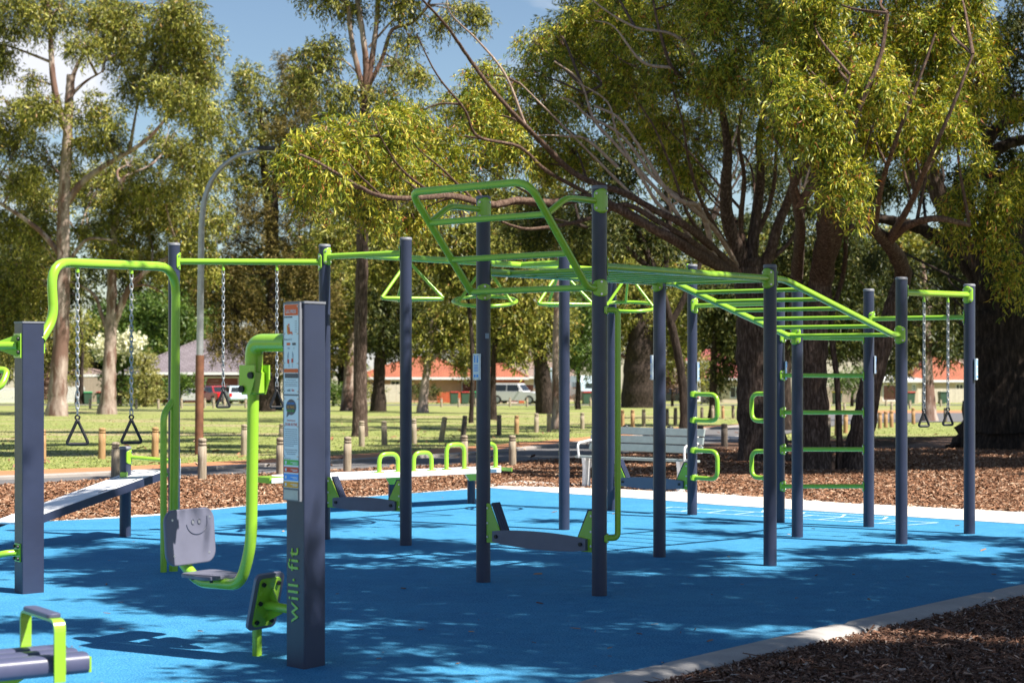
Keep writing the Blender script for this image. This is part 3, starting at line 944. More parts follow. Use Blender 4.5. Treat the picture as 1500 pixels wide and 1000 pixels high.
# ------------------------------------------------------------------ hanging chains with triangular grips
def hanger(name, q, ztop, zbot, tdir, label, gw=0.15, gh=None, link_len=0.062):
    """chain from ztop to the grip top, grip down to zbot"""
    gh = gh or 0.20
    root = empty(name, (q[0], q[1], ztop)); tag(root, label, 'trapeze handle', 'triangular grips hanging on chains from the green bars')
    x, y = q[0], q[1]
    zc = ztop - 0.03; zg = zbot + gh
    hk = MB(); hk.cyl((x, y, ztop + 0.01), (x, y, zc - 0.012), 0.012, 10); hk.cyl((x, y, zc - 0.004), (x, y, zc - 0.03), 0.017, 10); hk.build('eye_bolt', 'lime', root)
    ch = MB(); z = zc - 0.02; i = 0; pitch = link_len - 0.016
    while z - pitch > zg + 0.01:
        a = (i % 2) * PI / 2 + 0.5
        ux, uy = math.cos(a), math.sin(a); hw, hl = 0.0135, link_len / 2; loop = []
        for k in range(10):
            t = 2 * PI * k / 10
            lx = hw * math.cos(t); lz = (hl - hw) * (1 if math.sin(t) > 0 else -1) * (1 if abs(math.sin(t)) > 0.3 else 0.6) + hw * math.sin(t)
            loop.append((x + ux * lx, y + uy * lx, z - hl + lz))
        ch.tube(loop, 0.0055, 5, closed=True)
        z -= pitch; i += 1
    ch.build('chain', 'galv', root)
    t3 = Vector((1.0, 0.25 * (1 if tdir[1] > 0 else -1), 0)).normalized(); c = Vector((x, y, 0))
    gp_ = MB()
    cor = [c + Vector((0, 0, zg - 0.02)), c - t3 * gw / 2 + Vector((0, 0, zbot)), c + t3 * gw / 2 + Vector((0, 0, zbot))]
    loop = []
    for k in range(3):
        A, B, Cc = cor[k - 1], cor[k], cor[(k + 1) % 3]; rr = 0.03 if k else 0.015
        for s in range(7):
            tt = s / 6; p0 = B + (A - B).normalized() * rr; p1 = B + (Cc - B).normalized() * rr
            loop.append(p0 * (1 - tt) ** 2 + B * 2 * tt * (1 - tt) + p1 * tt ** 2)
    gp_.tube(loop, 0.0135, 10, closed=True)
    ring = [c + t3 * 0.018 * math.cos(k * PI / 8) + Vector((0, 0, zg + 0.0 + 0.018 * math.sin(k * PI / 8))) for k in range(16)]
    gp_.tube(ring, 0.008, 8, closed=True)
    gp_.build('grip', 'black', root)
    return root
def on2(k0, k1, x): return onl(Q[k0], Q[k1], x)
dab = Q['b'] - Q['a']
q = on2('a', 'b', 327); hanger('trapeze_handle', q, zat(q.y, 388), zat(q.y, 596), dab, 'black triangle grip on chain from the green bar just right of the brown lamp post', gh=0.20)
q = on2('a', 'b', 405.5); hanger('trapeze_handle', q, zat(q.y, 388), zat(q.y, 596), dab, 'black triangle grip on chain hanging behind the sign post of the leg press', gh=0.20)
dr = Q['r'] - Q['l6']
q = on2('l6', 'r', 1353.5); hanger('trapeze_handle', q, zat(q.y, 434), zat(q.y, 624), dr, 'left one of two triangle grips on chains at the far right of the rig', gw=0.13, gh=0.17)
q = on2('l6', 'r', 1388.5); hanger('trapeze_handle', q, zat(q.y, 435), zat(q.y, 622), dr, 'right one of the two black triangle grips on chains, nearest the rightmost post', gw=0.13, gh=0.17)

# ------------------------------------------------------------------ arch station at the left
sq = empty('arch_station', (-3.98, 15.3, 0))
tag(sq, 'square grey post at left edge with lime green arch pipe reaching to the ground', 'fitness station')
def sqpost(root, L, C, R, z0, z1, name='square_post'):
    """square post from the left, corner and right footprint points"""
    Bk = L + R - C
    mb = MB(); pts = [Vector((p.x, p.y, 0)) for p in (L, C, R, Bk)]
    cen = sum(pts, Vector()) / 4; ring = []
    for i in range(4):
        p, a, b = pts[i], pts[i - 1], pts[(i + 1) % 4]
        for s in range(4):
            t = s / 3; p0 = p + (a - p).normalized() * 0.012; p1 = p + (b - p).normalized() * 0.012
            ring.append(p0 * (1 - t) ** 2 + p * 2 * t * (1 - t) + p1 * t ** 2)
    mb.prism([Vector((p.x, p.y, z0)) for p in ring], (0, 0, z1 - z0))
    o = mb.build(name, 'navy', root)
    cp = MB(); cp.prism([Vector((cen.x + (p.x - cen.x) * 1.05, cen.y + (p.y - cen.y) * 1.05, z1)) for p in ring], (0, 0, 0.014)); cp.build('post_cap', 'cap', o)
    return o, cen
c0 = G(33, 870).xy; vL = Vector((-.107, .15)).normalized() * .19; vR = Vector((.146, .13)).normalized() * .195
zt_ = zat(c0.y, 473)
sqpost(sq, c0 + vL, c0, c0 + vR, -0.05, zt_)
A_ = Vector((c0.x + .12, c0.y + .16)); B_ = G(254, 836).xy
pl = lambda x, y: PL(A_, B_, x, y)
s_ = pl(60, 497)
bar(sq, [s_, pl(79, 466), pl(74, 384), pl(258, 391), Vector((B_.x, B_.y, 0))], 0.041, 'arch_pipe', rad=[0, .16, .22, .26, 0], seg=18)
A2 = B_ + Vector((-0.02, -0.08))
bar(sq, [Vector((A2.x - 0.055, A2.y, 0)), Vector((A2.x - 0.055, A2.y, zat(A2.y, 606))), Vector((B_.x - 0.01, B_.y, zat(A2.y, 588)))], 0.030, 'side_pipe', rad=0.1)
fp = MB(); n_ = (vR.x, vR.y)
dA = Vector((vR.x, vR.y, 0)).normalized()
cR = c0 + vR + vL * 0.5
Rm = Matrix((dA, Vector((-dA.y, dA.x, 0)), Vector((0, 0, 1)))).transposed()
fp.box((cR.x + dA.x * 0.006, cR.y + dA.y * 0.006, zat(c0.y, 499)), (0.012, 0.13, 0.20), Rm); fo = fp.build('flange', 'lime', sq)
for sy in (-1, 1):
    for sz in (-1, 1):
        b = MB(); p = Vector((cR.x, cR.y, zat(c0.y, 499) + sz * 0.07)) + dA * 0.012 + Vector((-dA.y, dA.x, 0)) * sy * 0.045
        b.cyl(p, p + dA * 0.016, 0.018, 10); b.build('bolt_cover', 'black', fo)
# left face bracket with arm, loop handle and low pipe leaving the picture
nLf = Vector((-dA.x, -dA.y, 0)); dLn = Vector((vL.x, vL.y, 0)).normalized()
nF = Vector((vL.y, -vL.x, 0)).normalized()
if nF.y > 0: nF = -nF            # outward normal of the face between L and C
cL = c0 + vL * 0.5
zc_ = zat(c0.y, 506)
Rf = Matrix((dLn, nF, Vector((0, 0, 1)))).transposed()
fp = MB(); fp.box((cL.x + nF.x * 0.006, cL.y + nF.y * 0.006, zc_), (0.155, 0.012, 0.20), Rf); fo = fp.build('flange', 'lime', sq)
for sy in (-1, 1):
    for sz in (-1, 1):
        b = MB(); p = Vector((cL.x, cL.y, zc_ + sz * 0.055)) + nF * 0.012 + dLn * sy * 0.05
        b.cyl(p, p + nF * 0.018, 0.016, 10); b.build('bolt_cover', 'black', fo)
sv = (nF * 0.8 + dLn * 0.6).normalized()
p0 = Vector((cL.x, cL.y, zc_)) + nF * 0.01
bar(sq, [p0, p0 + sv * 0.9], 0.034, 'swing_arm')
for sz in (0.06, -0.06):
    g_ = MB(); q0 = p0 + Vector((0, 0, sz)) ; g_.prism([p0 + Vector((0, 0, 0.03 if sz > 0 else -0.03)), p0 + Vector((0, 0, 0.09 if sz > 0 else -0.09)), p0 + sv * 0.17 + Vector((0, 0, 0.03 if sz > 0 else -0.03))], dLn * 0.008); g_.build('gusset', 'lime', sq)
Yh = 14.4
bar(sq, [P(-150, 548, Yh), P(12, 541, Yh), P(2, 567, Yh - .1), P(-150, 600, Yh - .2)], 0.026, 'loop_handle', rad=0.06)
zc2 = zat(c0.y, 810)
fp = MB(); fp.box((cL.x + nF.x * 0.006, cL.y + nF.y * 0.006, zc2), (0.12, 0.012, 0.15), Rf); fo = fp.build('flange', 'lime', sq)
for sy in (-1, 1):
    for sz in (-1, 1):
        b = MB(); p = Vector((cL.x, cL.y, zc2 + sz * 0.05)) + nF * 0.012 + dLn * sy * 0.04
        b.cyl(p, p + nF * 0.016, 0.014, 10); b.build('bolt_cover', 'black', fo)
p0 = Vector((cL.x, cL.y, zc2)) + nF * 0.01
bar(sq, [p0, p0 + nF * 0.12, p0 + nF * 0.3 - Vector((0, 0, 0.1)) + dLn * 0.2, p0 + nF * 0.35 + dLn * 0.5 - Vector((0, 0, zc2 + 0.05))], 0.026, 'low_pipe', rad=0.12)
dv = B_ - A_
q = onl(A_, B_, 113.5); hanger('trapeze_handle', q, zat(q.y, 389), zat(q.y, 650), dv, 'leftmost black triangle grip on a long chain from the green arch pipe', gw=0.185, gh=0.225)
q = onl(A_, B_, 192.5); hanger('trapeze_handle', q, zat(q.y, 391), zat(q.y, 648), dv, 'black triangle grip hanging on chain under the arch, nearest the round post', gw=0.185, gh=0.225)

# ------------------------------------------------------------------ leg press with its sign post
cC = G(446, 980).xy
vL2 = Vector((-.131, .14)); vR2 = Vector((.114, .17))
Bc = cC + (vL2 + vR2) / 2
lp = empty('leg_press', (Bc.x, Bc.y, 0))
tag(lp, 'leg press machine with smiley seat back and printed sign on its square grey post', 'exercise machine')
zTop = zat(cC.y, 444)
po, cen = sqpost(lp, cC + vL2, cC, cC + vR2, -0.05, zTop)
U = vL2.normalized(); W = vR2.normalized()
U3 = Vector((U.x, U.y, 0)); W3 = Vector((W.x, W.y, 0)); Z3 = Vector((0, 0, 1))
nL = Vector((-W.x, -W.y, 0))     # outward normal of the left face
faceC = cC + vL2 / 2
def onface(s, z, out=0.0):
    return Vector((faceC.x, faceC.y, 0)) - U3 * s + nL * out + Z3 * z
zpx = lambda y: zat(faceC.y, y)
Rs = Matrix((-U3, nL, Z3)).transposed()
def srect(mb, s, y0, y1, w, out=0.028, th=0.002):
    z0, z1 = zpx(y1), zpx(y0)
    mb.box(onface(s, (z0 + z1) / 2, out), (w, th, z1 - z0), Rs)
pn = MB(); z0, z1 = zpx(733), zpx(443)
pn.box(onface(-0.012, (z0 + z1) / 2, 0.013), (0.172, 0.026, z1 - z0), Rs)
pan = pn.build('sign_panel', 'cap', lp)
def sprint(name, mat, rects, out=0.0275):
    g = MB()
    for (s, y0, y1, w) in rects: srect(g, s - 0.012, y0, y1, w, out)
    return tag(g.build(name, mat, pan), kind='stuff' if len(rects) > 1 else None)
sprint('sign_face', 'signwhite', [(0, 445.5, 577, 0.150), (0, 579.5, 714, 0.150)], 0.0265)
sprint('sign_print', 'sign_orange', [(0.002, 446, 462, 0.140), (-0.028, 502, 505.5, 0.036), (0, 540, 545.5, 0.146)], 0.028)
sprint('sign_print', 'sign_dark', [(-0.03, 463.5, 465.3, 0.085), (0.03, 502, 505.5, 0.036), (0.004, 546.8, 553.5, 0.138)], 0.028)
sprint('sign_print', 'sign_green', [(0, 673, 680.6, 0.150)], 0.028)
sprint('sign_print', 'sign_red', [(0, 683.5, 691.5, 0.150), (-0.03, 526, 532, 0.018), (0.012, 525, 531, 0.018)], 0.028)
sprint('sign_print', 'sign_blue', [(0, 693.6, 703, 0.150)], 0.028)
sprint('sign_print', 'sign_amber', [(0, 705, 713.5, 0.150)], 0.028)
rr = [(0.0, y, y + 0.8, w) for y, w in ((556, .10), (559, .13), (562, .12), (564.5, .13))]
rr += [(0.0 if i not in (8,) else -0.02, 628 + i * 3.0, 629 + i * 3.0, 0.13 if i != 8 else 0.09) for i in range(9)]
rr += [(0.0, 658 + i * 3.0, 659 + i * 3.0, 0.13 - 0.02 * i) for i in range(3)] + [(-0.035, 671, 671.8, 0.06)]
rr += [(0.05, 470 + i * 3.2, 470.8 + i * 3.2, 0.022) for i in range(6)]
rr += [(-0.028, 515, 524, 0.004), (-0.036, 518, 530, 0.003), (0.014, 515, 524, 0.004), (0.022, 518, 530, 0.003), (-0.022, 532, 538, 0.003), (0.012, 532, 538, 0.003)]
sprint('sign_print', 'sign_grey', rr, 0.028)
pq = MB(); srect(pq, -0.012, 717, 731, 0.146, 0.029, 0.004); pqo = pq.build('metal_tag', 'galv', pan)
# seated figure pictogram
fg = MB()
def spt(s, y, out=0.0290): return onface(s - 0.012, zpx(y), out)
def spoly(mb, pts, out=0.0285): mb.prism([spt(s, y, out) for s, y in pts], nL * 0.0012)
spoly(fg, [(-0.030, 478), (-0.018, 479), (-0.012, 486), (0.006, 485.5), (0.016, 489), (0.012, 490.5), (0.0, 488), (-0.018, 489.5), (-0.030, 487)])
spoly(fg, [(-0.030, 474), (-0.020, 474), (-0.018, 477), (-0.026, 477.6)])
tag(fg.build('sign_print', 'sign_orange', pan), kind='stuff')
fy = MB(); spoly(fy, [(-0.044, 476), (-0.034, 476), (-0.034, 487), (-0.024, 489.5), (-0.030, 490.5), (-0.042, 487)]); fy.build('sign_print', 'sign_amber', pan)
bb = MB(); spoly(bb, [(0.052 * math.cos(k * PI / 14), 596 - 11.5 * math.sin(k * PI / 14)) for k in range(28)]); spoly(bb, [(-0.04, 602), (-0.02, 607), (-0.046, 611)], 0.0286)
bb.build('sign_print', 'sign_dark', pan)
X_ = -U3
def stext(t, y, h, mat, w, out=0.0305, s=0.0): text_mesh(t, spt(s, y, out), X_, Z3, h, mat, 'sign_lettering', pan, w, 0.0004)
stext('LEG PRESS', 456.5, 0.030, 'signwhite', 0.105)
stext('Repeat set of:', 497, 0.012, 'sign_dark', 0.075, s=-0.03)
stext('sit less,', 595.5, 0.024, 'sign_amber', 0.075)
stext('move more,', 590, 0.022, 'sign_blue', 0.080)
stext('every day!', 601, 0.022, 'sign_green', 0.078)
stext('Great Reasons', 615.5, 0.014, 'sign_red', 0.085, 0.0285)
stext('TO BE ACTIVE', 621.5, 0.024, 'sign_red', 0.125, 0.0285)
stext('will', 571.5, 0.020, 'sign_dark', 0.030, s=-0.024)
stext('fit', 571.5, 0.020, 'sign_red', 0.026, s=0.022)
stext('10', 510, 0.016, 'sign_grey', 0.02, s=-0.028); stext('2', 510, 0.016, 'sign_grey', 0.008, s=0.03)
wsl = MB()
for y, s_k in ((677, 0), (687.5, 1), (698.5, 2), (709, 3)):
    spoly(wsl, [(-0.062, y - 2), (-0.044, y - 2), (-0.044, y + 1), (-0.053, y + 3), (-0.062, y + 1)], 0.0295)
    srect(wsl, 0.02, y - 0.8, y, 0.07, 0.0295); srect(wsl, 0.03, y + 1, y + 1.8, 0.05, 0.0295)
tag(wsl.build('sign_print', 'signwhite', pan), kind='stuff')
for y in (449, 489, 532, 573, 584, 624, 668):
    for s in (-0.071, 0.071):
        b = MB(); bolt(b, spt(s, y, 0.0285), nL, 0.004); b.build('rivet', 'steel', pan)
# raised lettering reading upwards
text_mesh('will', onface(-0.012, zpx(882), 0.002), Z3, U3, 0.150, 'lime', 'lettering', lp, 0.240, 0.003, -0.0005)
text_mesh('fit', onface(-0.012, zpx(819), 0.002), Z3, U3, 0.150, 'lime', 'lettering', lp, 0.145, 0.003, -0.0005)
dt = MB(); p = onface(-0.012, zpx(849), 0.0); dt.cyl(p, p + nL * 0.006, 0.008, 12); dt.build('lettering', 'lime', lp)

B2 = Bc + U
pp = lambda x, y: PL(Bc, B2, x, y)
# swing arm: thick box-like elbow, joint block, pipe curving under the seat
arm = fillet([pp(424, 502), pp(372, 502), pp(372, 545)], 0.20, 10)
am = MB(); am.tube(arm, 0.058, 20); am.build('elbow_arm', 'lime', lp)
hz = MB()
jc = pp(373, 556)
Rj = Matrix((U3, W3, Z3)).transposed()
for sgn in (-1, 1):
    c = jc + W3 * sgn * 0.062
    t_ = lambda u, z: c + U3 * u + Z3 * z
    ob = MB(); ob.prism([t_(0.085, 0.095), t_(-0.085, 0.095), t_(-0.085, 0.00), t_(-0.04, -0.095), t_(0.055, -0.095), t_(0.085, -0.03)], W3 * 0.014 * sgn)
    jo = ob.build('joint_plate', 'lime', lp)
    for (u, z) in ((-0.055, 0.03), (0.045, -0.06)):
        b = MB(); p = t_(u, z) + W3 * 0.014 * sgn; b.cyl(p, p + W3 * sgn * 0.02, 0.022, 12); b.build('bolt_cover', 'black', jo)
ob = MB(); ob.rbox(jc - Z3 * 0.02, (0.12, 0.118, 0.15), 0.03, Rj); ob.build('joint_block', 'lime', lp)
bm_ = fillet([pp(371, 575), pp(368, 800), pp(352, 856), pp(290, 852), pp(262, 815), pp(262, 790)], [0, .3, .1, .12, .08, 0], 8)
am = MB(); am.tube(bm_, 0.038, 20); am.build('swing_pipe', 'lime', lp)
# seat pan
sc = pp(308, 846); sp = MB(); sp.rbox(sc + Z3 * 0.02, (0.36, 0.34, 0.024), 0.07, Rj); so = sp.build('seat', 'grey_board', lp)
for u in (-0.11, 0.11):
    for w in (-0.08, 0.08):
        b = MB(); p = sc + U3 * u + W3 * w + Z3 * 0.005; b.cyl(p, p - Z3 * 0.02, 0.012, 8); b.build('bolt', 'black', so)
# seat back: rounded square panel facing back towards the post, with a smile
bc = pp(277, 785) - U3 * 0.01
tilt = 0.10
fN = (-U3 * math.cos(tilt) + Z3 * math.sin(tilt)).normalized()   # faces the post
uX = W3; uY = (Z3 * math.cos(tilt) + U3 * math.sin(tilt)).normalized()
hw, hh, rc = 0.238, 0.188, 0.088
ring = []
for cx, cy, a0 in ((hw - rc, hh - rc, 0), (-hw + rc, hh - rc, 90), (-hw + rc, -hh + rc, 180), (hw - rc, -hh + rc, 270)):
    for k in range(7):
        a = math.radians(a0 + k * 15); ring.append((cx + rc * math.cos(a), cy + rc * math.sin(a)))
sb = MB(); vs = []
for dz, kk in ((-0.016, 0.012), (-0.012, 0.0), (0.008, 0.0), (0.012, 0.005), (0.013, 0.012)):
    for x, y in ring:
        l = math.hypot(x, y); vs.append(bc + uX * (x * (1 - kk / l)) + uY * (y * (1 - kk / l)) + fN * dz)
n = len(ring)
sb.add(vs, [(j * n + i, j * n + (i + 1) % n, (j + 1) * n + (i + 1) % n, (j + 1) * n + i) for j in range(4) for i in range(n)], True)
sb.add([vs[i] for i in range(n)][::-1], [list(range(n))]); sb.add([vs[4 * n + i] for i in range(n)], [list(range(n))])
sbo = sb.build('seat_back', 'grey_board', lp)
def onb(x, y, d=0.013): return bc + uX * x + uY * y + fN * d
sm = MB()
for ex in (0.025, 0.085):
    sm.tube([onb(ex + 0.014 * math.cos(k * PI / 8), 0.095 + 0.018 * math.sin(k * PI / 8), 0.0135) for k in range(16)], 0.0035, 6, closed=True)
sm.tube([onb(0.062 + 0.100 * math.cos(a), 0.088 + 0.078 * math.sin(a), 0.0135) for a in [math.radians(185 + k * 10) for k in range(18)]] + [onb(0.164, 0.13, 0.0135)], 0.0042, 6)
sm.build('smile', 'sign_dark', sbo)
for ex in (0.025, 0.085):
    e_ = MB(); e_.cyl(onb(ex, 0.095, 0.0135), onb(ex, 0.095, 0.0145), 0.012, 12); e_.build('eye', 'cap', sbo)
for x, y in ((-.17, .12), (.19, .12), (-.17, -.12), (.17, -.12)):
    b = MB(); b.cyl(onb(x, y), onb(x, y, 0.0155), 0.008, 8); b.build('bolt', 'steel', sbo)
# foot plates, seen from behind
fpC = pp(393, 880) + W3 * -0.02
tl = 0.30
py = (Z3 * math.cos(tl) - U3 * math.sin(tl)).normalized(); pn_ = (U3 * math.cos(tl) + Z3 * math.sin(tl)).normalized()
def slab(c, hw, hh, th, r, mat, name, parent):
    ring = []
    for cx, cy, a0 in ((hw - r, hh - r, 0), (-hw + r, hh - r, 90), (-hw + r, -hh + r, 180), (hw - r, -hh + r, 270)):
        for k in range(5):
            a = math.radians(a0 + k * 22.5); ring.append(c + W3 * (cx + r * math.cos(a)) + py * (cy + r * math.sin(a)))
    mb = MB(); mb.prism(ring, pn_ * th); return mb.build(name, mat, parent)
f1 = slab(fpC, 0.135, 0.19, 0.026, 0.04, 'grey_board', 'foot_plate', lp)
f2 = slab(fpC - pn_ * 0.012, 0.10, 0.165, 0.011, 0.03, 'lime', 'plate_backing', f1)
for w in (-0.07, 0.07):
    for h in (-0.13, 0.0, 0.13):
        b = MB(); p = fpC - pn_ * 0.012 + W3 * w + py * h; b.cyl(p, p - pn_ * 0.015, 0.015, 10); b.build('bolt_cover', 'black', f1)
bx = MB(); bx.tube([fpC - pn_ * 0.01 - Z3 * 0.02, Vector((Bc.x, Bc.y, fpC.z - 0.03))], 0.03, 12); bx.build('plate_arm', 'lime', lp)
bx = MB(); bx.prism([fpC - pn_ * 0.01 + W3 * 0.02 + py * .1, fpC - pn_ * 0.01 + W3 * 0.02 - py * 0.14, fpC - pn_ * 0.16 + W3 * 0.02 - py * 0.02], W3 * 0.01); bx.build('gusset', 'lime', lp)
fC2 = fpC - U3 * 0.20 + W3 * 0.16 - Z3 * 0.07
fq = MB(); ring = [fC2 + W3 * a + py * b for a, b in ((-.07, -.10), (.07, -.10), (.09, -.08), (.09, .08), (.07, .10), (-.07, .10), (-.09, .08), (-.09, -.08))]
fq.prism(ring, pn_ * 0.02); fq.build('stop_plate', 'lime', lp)
gpt = onl(Bc, B2, 376.5)
bar(lp, [(gpt.x, gpt.y, 0), (gpt.x, gpt.y, 0.30)], 0.032, 'stub_post')
bx = MB(); bx.tube([Vector((gpt.x, gpt.y, 0.29)), fpC - pn_ * 0.01 - py * 0.08], 0.028, 12); bx.build('plate_arm', 'lime', lp)

# ------------------------------------------------------------------ bench in the bottom left corner
ax = Vector((-.83, -.56, 0)).normalized(); tr = Vector((.56, -.83, 0)).normalized()
bC = Vector((-2.28, 8.95, 0)); zs = 0.50
wb = empty('exercise_bench', (bC.x, bC.y, 0)); tag(wb, 'blurred grey exercise bench with flat green hand loop in the bottom left corner', 'exercise bench')
Rb = Matrix((ax, tr, Z3)).transposed()
for i, s in enumerate((-0.142, 0.0, 0.142)):
    mb = MB(); w = 0.066; ring = []
    for k in range(20):
        a = 2 * PI * k / 20; ca, sa = math.cos(a), math.sin(a)
        ring.append(bC - ax * 0.16 + tr * (s + w * math.copysign(abs(ca) ** 0.6, ca)) + Z3 * (zs - 0.05 + 0.05 * math.copysign(abs(sa) ** 0.7, sa)))
    mb.prism(ring, ax * 1.9); mb.s = [True if len(f) == 4 else False for f in mb.f]
    mb.build('seat_slat', 'navy_board', wb)
e = MB(); e.box(bC - ax * 0.166 + Z3 * (zs - 0.055), (0.012, 0.40, 0.075), Rb); e.build('end_plate', 'lime', wb)
h = MB(); hp = [bC + tr * -0.24 + Z3 * (zs - 0.10), bC + tr * -0.24 + Z3 * (zs + 0.17), bC + tr * 0.235 + Z3 * (zs + 0.17), bC + tr * 0.235 + Z3 * (zs - 0.12)]
path = fillet(hp, 0.05, 6); wd = 0.028; thk = 0.007
vs = []
for i, p in enumerate(path):
    t = (path[min(i + 1, len(path) - 1)] - path[max(i - 1, 0)]).normalized(); nn_ = ax.cross(t).normalized()
    for a, b in ((-1, -1), (1, -1), (1, 1), (-1, 1)): vs.append(p + ax * wd * a + nn_ * thk * b)
h.add(vs, [(i * 4 + k, i * 4 + (k + 1) % 4, (i + 1) * 4 + (k + 1) % 4, (i + 1) * 4 + k) for i in range(len(path) - 1) for k in range(4)]); h.build('hand_loop', 'lime', wb)
gpad = MB(); gpad.rbox(bC - tr * 0.01 + Z3 * (zs + 0.187), (0.07, 0.36, 0.022), 0.02, Rb); gpad.build('grip_pad', 'navy_board', wb)
for s in (0.5, 1.5):
    l_ = MB(); l_.box(bC + ax * s + Z3 * 0.2, (0.10, 0.10, 0.42), Rb); l_.build('leg', 'navy', wb)
l_ = MB(); l_.prism([bC + ax * 0.05 + Z3 * (zs - 0.1), bC + ax * 0.6 + Z3 * (zs - 0.1), bC + ax * 0.55 + Z3 * (zs - 0.25), bC + ax * 0.15 + Z3 * (zs - 0.16)], tr * 0.01); l_.build('gusset', 'lime', wb)

# ------------------------------------------------------------------ sloping sit-up board on the left
sb_ = empty('sit_up_board', (-4.2, 20.1, 0)); tag(sb_, 'white sloping sit up board with navy sides beside the mulch bed', 'sit up bench')
TF = Vector((-4.14, 20.3, .72)); TN = Vector((-3.76, 20.0, .73)); BN = Vector((-4.93, 18.4, .30)); BF = Vector((-5.27, 18.72, .29))
TF, TN, BN, BF = P(197, 687.5, 20.4), P(243, 688.5, 20.05), P(28, 765.0, 18.4), P(-12, 763.5, 18.75)
nrm = (TN - TF).cross(BF - TF).normalized()
if nrm.z < 0: nrm = -nrm
# five planks of the top, tiny gaps, plus the navy side rails
for i in range(3):
    a0, a1 = (i + 0.02) / 3, (i + 0.98) / 3
    mb = MB(); mb.prism([TF.lerp(TN, a0), TF.lerp(TN, a1), BF.lerp(BN, a1), BF.lerp(BN, a0)], nrm * -0.02); mb.build('plank', 'pale_board', sb_)
for A, B in ((TN, BN), (TF, BF)):
    mb = MB(); d = (TN - TF).normalized() * (0.012 if A is TN else -0.012)
    mb.prism([A - nrm * 0.003, B - nrm * 0.003, B - nrm * 0.085, A.lerp(B, 0.06) - nrm * 0.085, A - nrm * 0.03], d); mb.build('side_rail', 'navy', sb_)
mb = MB()
for k in range(4):
    for s in (0.14, 0.86):
        c0_, c1_ = 0.03 + k * 0.12, 0.09 + k * 0.12
        a, b = TF.lerp(BF, c0_).lerp(TN.lerp(BN, c0_), s), TF.lerp(BF, c1_).lerp(TN.lerp(BN, c1_), s)
        d = (TN - TF).normalized() * 0.008
        mb.prism([a - d, a + d, b + d, b - d], nrm * 0.003)
tag(mb.build('slot', 'navy', sb_), kind='stuff')
gp3 = G(183.5, 785).xy
post(sb_, gp3, zat(gp3.y, 655.5), 0.062)
d2 = (Vector((0.9, -0.15, 0))).normalized()
saddle(sb_, gp3, zat(gp3.y, 669), math.radians(-10), 0.16, bolts=2)
e2 = Vector((gp3.x, gp3.y, zat(gp3.y, 669))) + d2 * 0.06
bar(sb_, [e2, P(262, 675.5, gp3.y - 0.1)], 0.022, 'foot_bar')
bar(sb_, [TN - nrm * 0.04 - (TN - TF) * 0.3, P(262, 696, gp3.y - 0.1)], 0.022, 'foot_bar')
mb = MB(); mb.rbox(P(261, 686, gp3.y - 0.1), (0.05, 0.05, 0.22), 0.012); mb.build('end_stop', 'pale_board', sb_)
mb = MB(); mb.box(Vector((gp3.x, gp3.y - .05, zat(gp3.y, 694))), (0.07, 0.10, 0.05)); mb.build('bracket', 'lime', sb_)

# ------------------------------------------------------------------ long balance bench with green hoops
bb_ = empty('hoop_bench', (-1.0, 24.3, 0)); tag(bb_, 'long low grey bench with four small lime green hoops along its top', 'fitness bench')
zt3 = 0.47
def gt(x, y): # point at bench top height
    Y = (H - zt3) * F / (y - HY); return Vector(((x - 750) / F * Y, Y, zt3))
NA, NB = gt(398, 702), gt(734, 686.5); FA, FB = gt(398, 695), gt(734, 681.5)
for i in range(4):
    a0, a1 = (i + 0.03) / 4, (i + 0.97) / 4
    mb = MB(); mb.prism([NA.lerp(FA, a0), NB.lerp(FB, a0), NB.lerp(FB, a1), NA.lerp(FA, a1)], (0, 0, -0.045)); mb.build('plank', 'pale_board', bb_)
al = (NB - NA).normalized(); acr = (FA - NA).normalized()
def hoop(x0, x1, ytop, ybase):
    mid_ = NA.lerp(FA, 0.45); mB = NB.lerp(FB, 0.45)
    a = onl(mid_.xy, mB.xy, x0); b = onl(mid_.xy, mB.xy, x1); z = zat(a.y, ytop)
    bar(bb_, [(a.x, a.y, zt3), (a.x, a.y, z), (b.x, b.y, z), (b.x, b.y, zt3)], 0.029, 'hoop', rad=0.11)
    for p in (a, b):
        m = MB(); m.rbox((p.x, p.y, zt3 + 0.006), (0.12, 0.08, 0.012), 0.02, frame2(al)); m.build('foot_flange', 'lime', bb_)
hoop(555.5, 583, 665, 688); hoop(606, 632, 663, 686); hoop(654, 680, 651, 684); hoop(705, 726, 650, 681)
for x, g in ((575, 0), (690.5, 735)):
    p = onl(NA.lerp(FA, .5).xy, NB.lerp(FB, .5).xy, x)
    m = MB(); m.cyl((p.x, p.y, -0.05), (p.x, p.y, zt3 - 0.10), 0.055, 16); m.build('leg', 'navy', bb_)
    m = MB(); c = Vector((p.x, p.y, 0)); m.prism([c - al * 0.13 - acr * .2 + Z3 * (zt3 - 0.046), c + al * 0.13 - acr * .2 + Z3 * (zt3 - 0.046), c + al * 0.06 - acr * .2 + Z3 * (zt3 - 0.15), c - al * 0.06 - acr * .2 + Z3 * (zt3 - 0.15)], acr * 0.3); m.build('bracket', 'lime', bb_)
m = MB(); c = NA + al * 0.1; m.box(NA.lerp(FA, .5) - al * 0.03 - Z3 * 0.03, (0.25, 0.42, 0.07), frame2(al)); m.build('end_bracket', 'lime', bb_)
for q, s in ((NB.lerp(FB, .5), 1),):
    m = MB(); m.box(q + al * 0.006 - Z3 * 0.022, (0.01, 0.46, 0.05), frame2(al)); m.build('end_cap', 'lime', bb_)

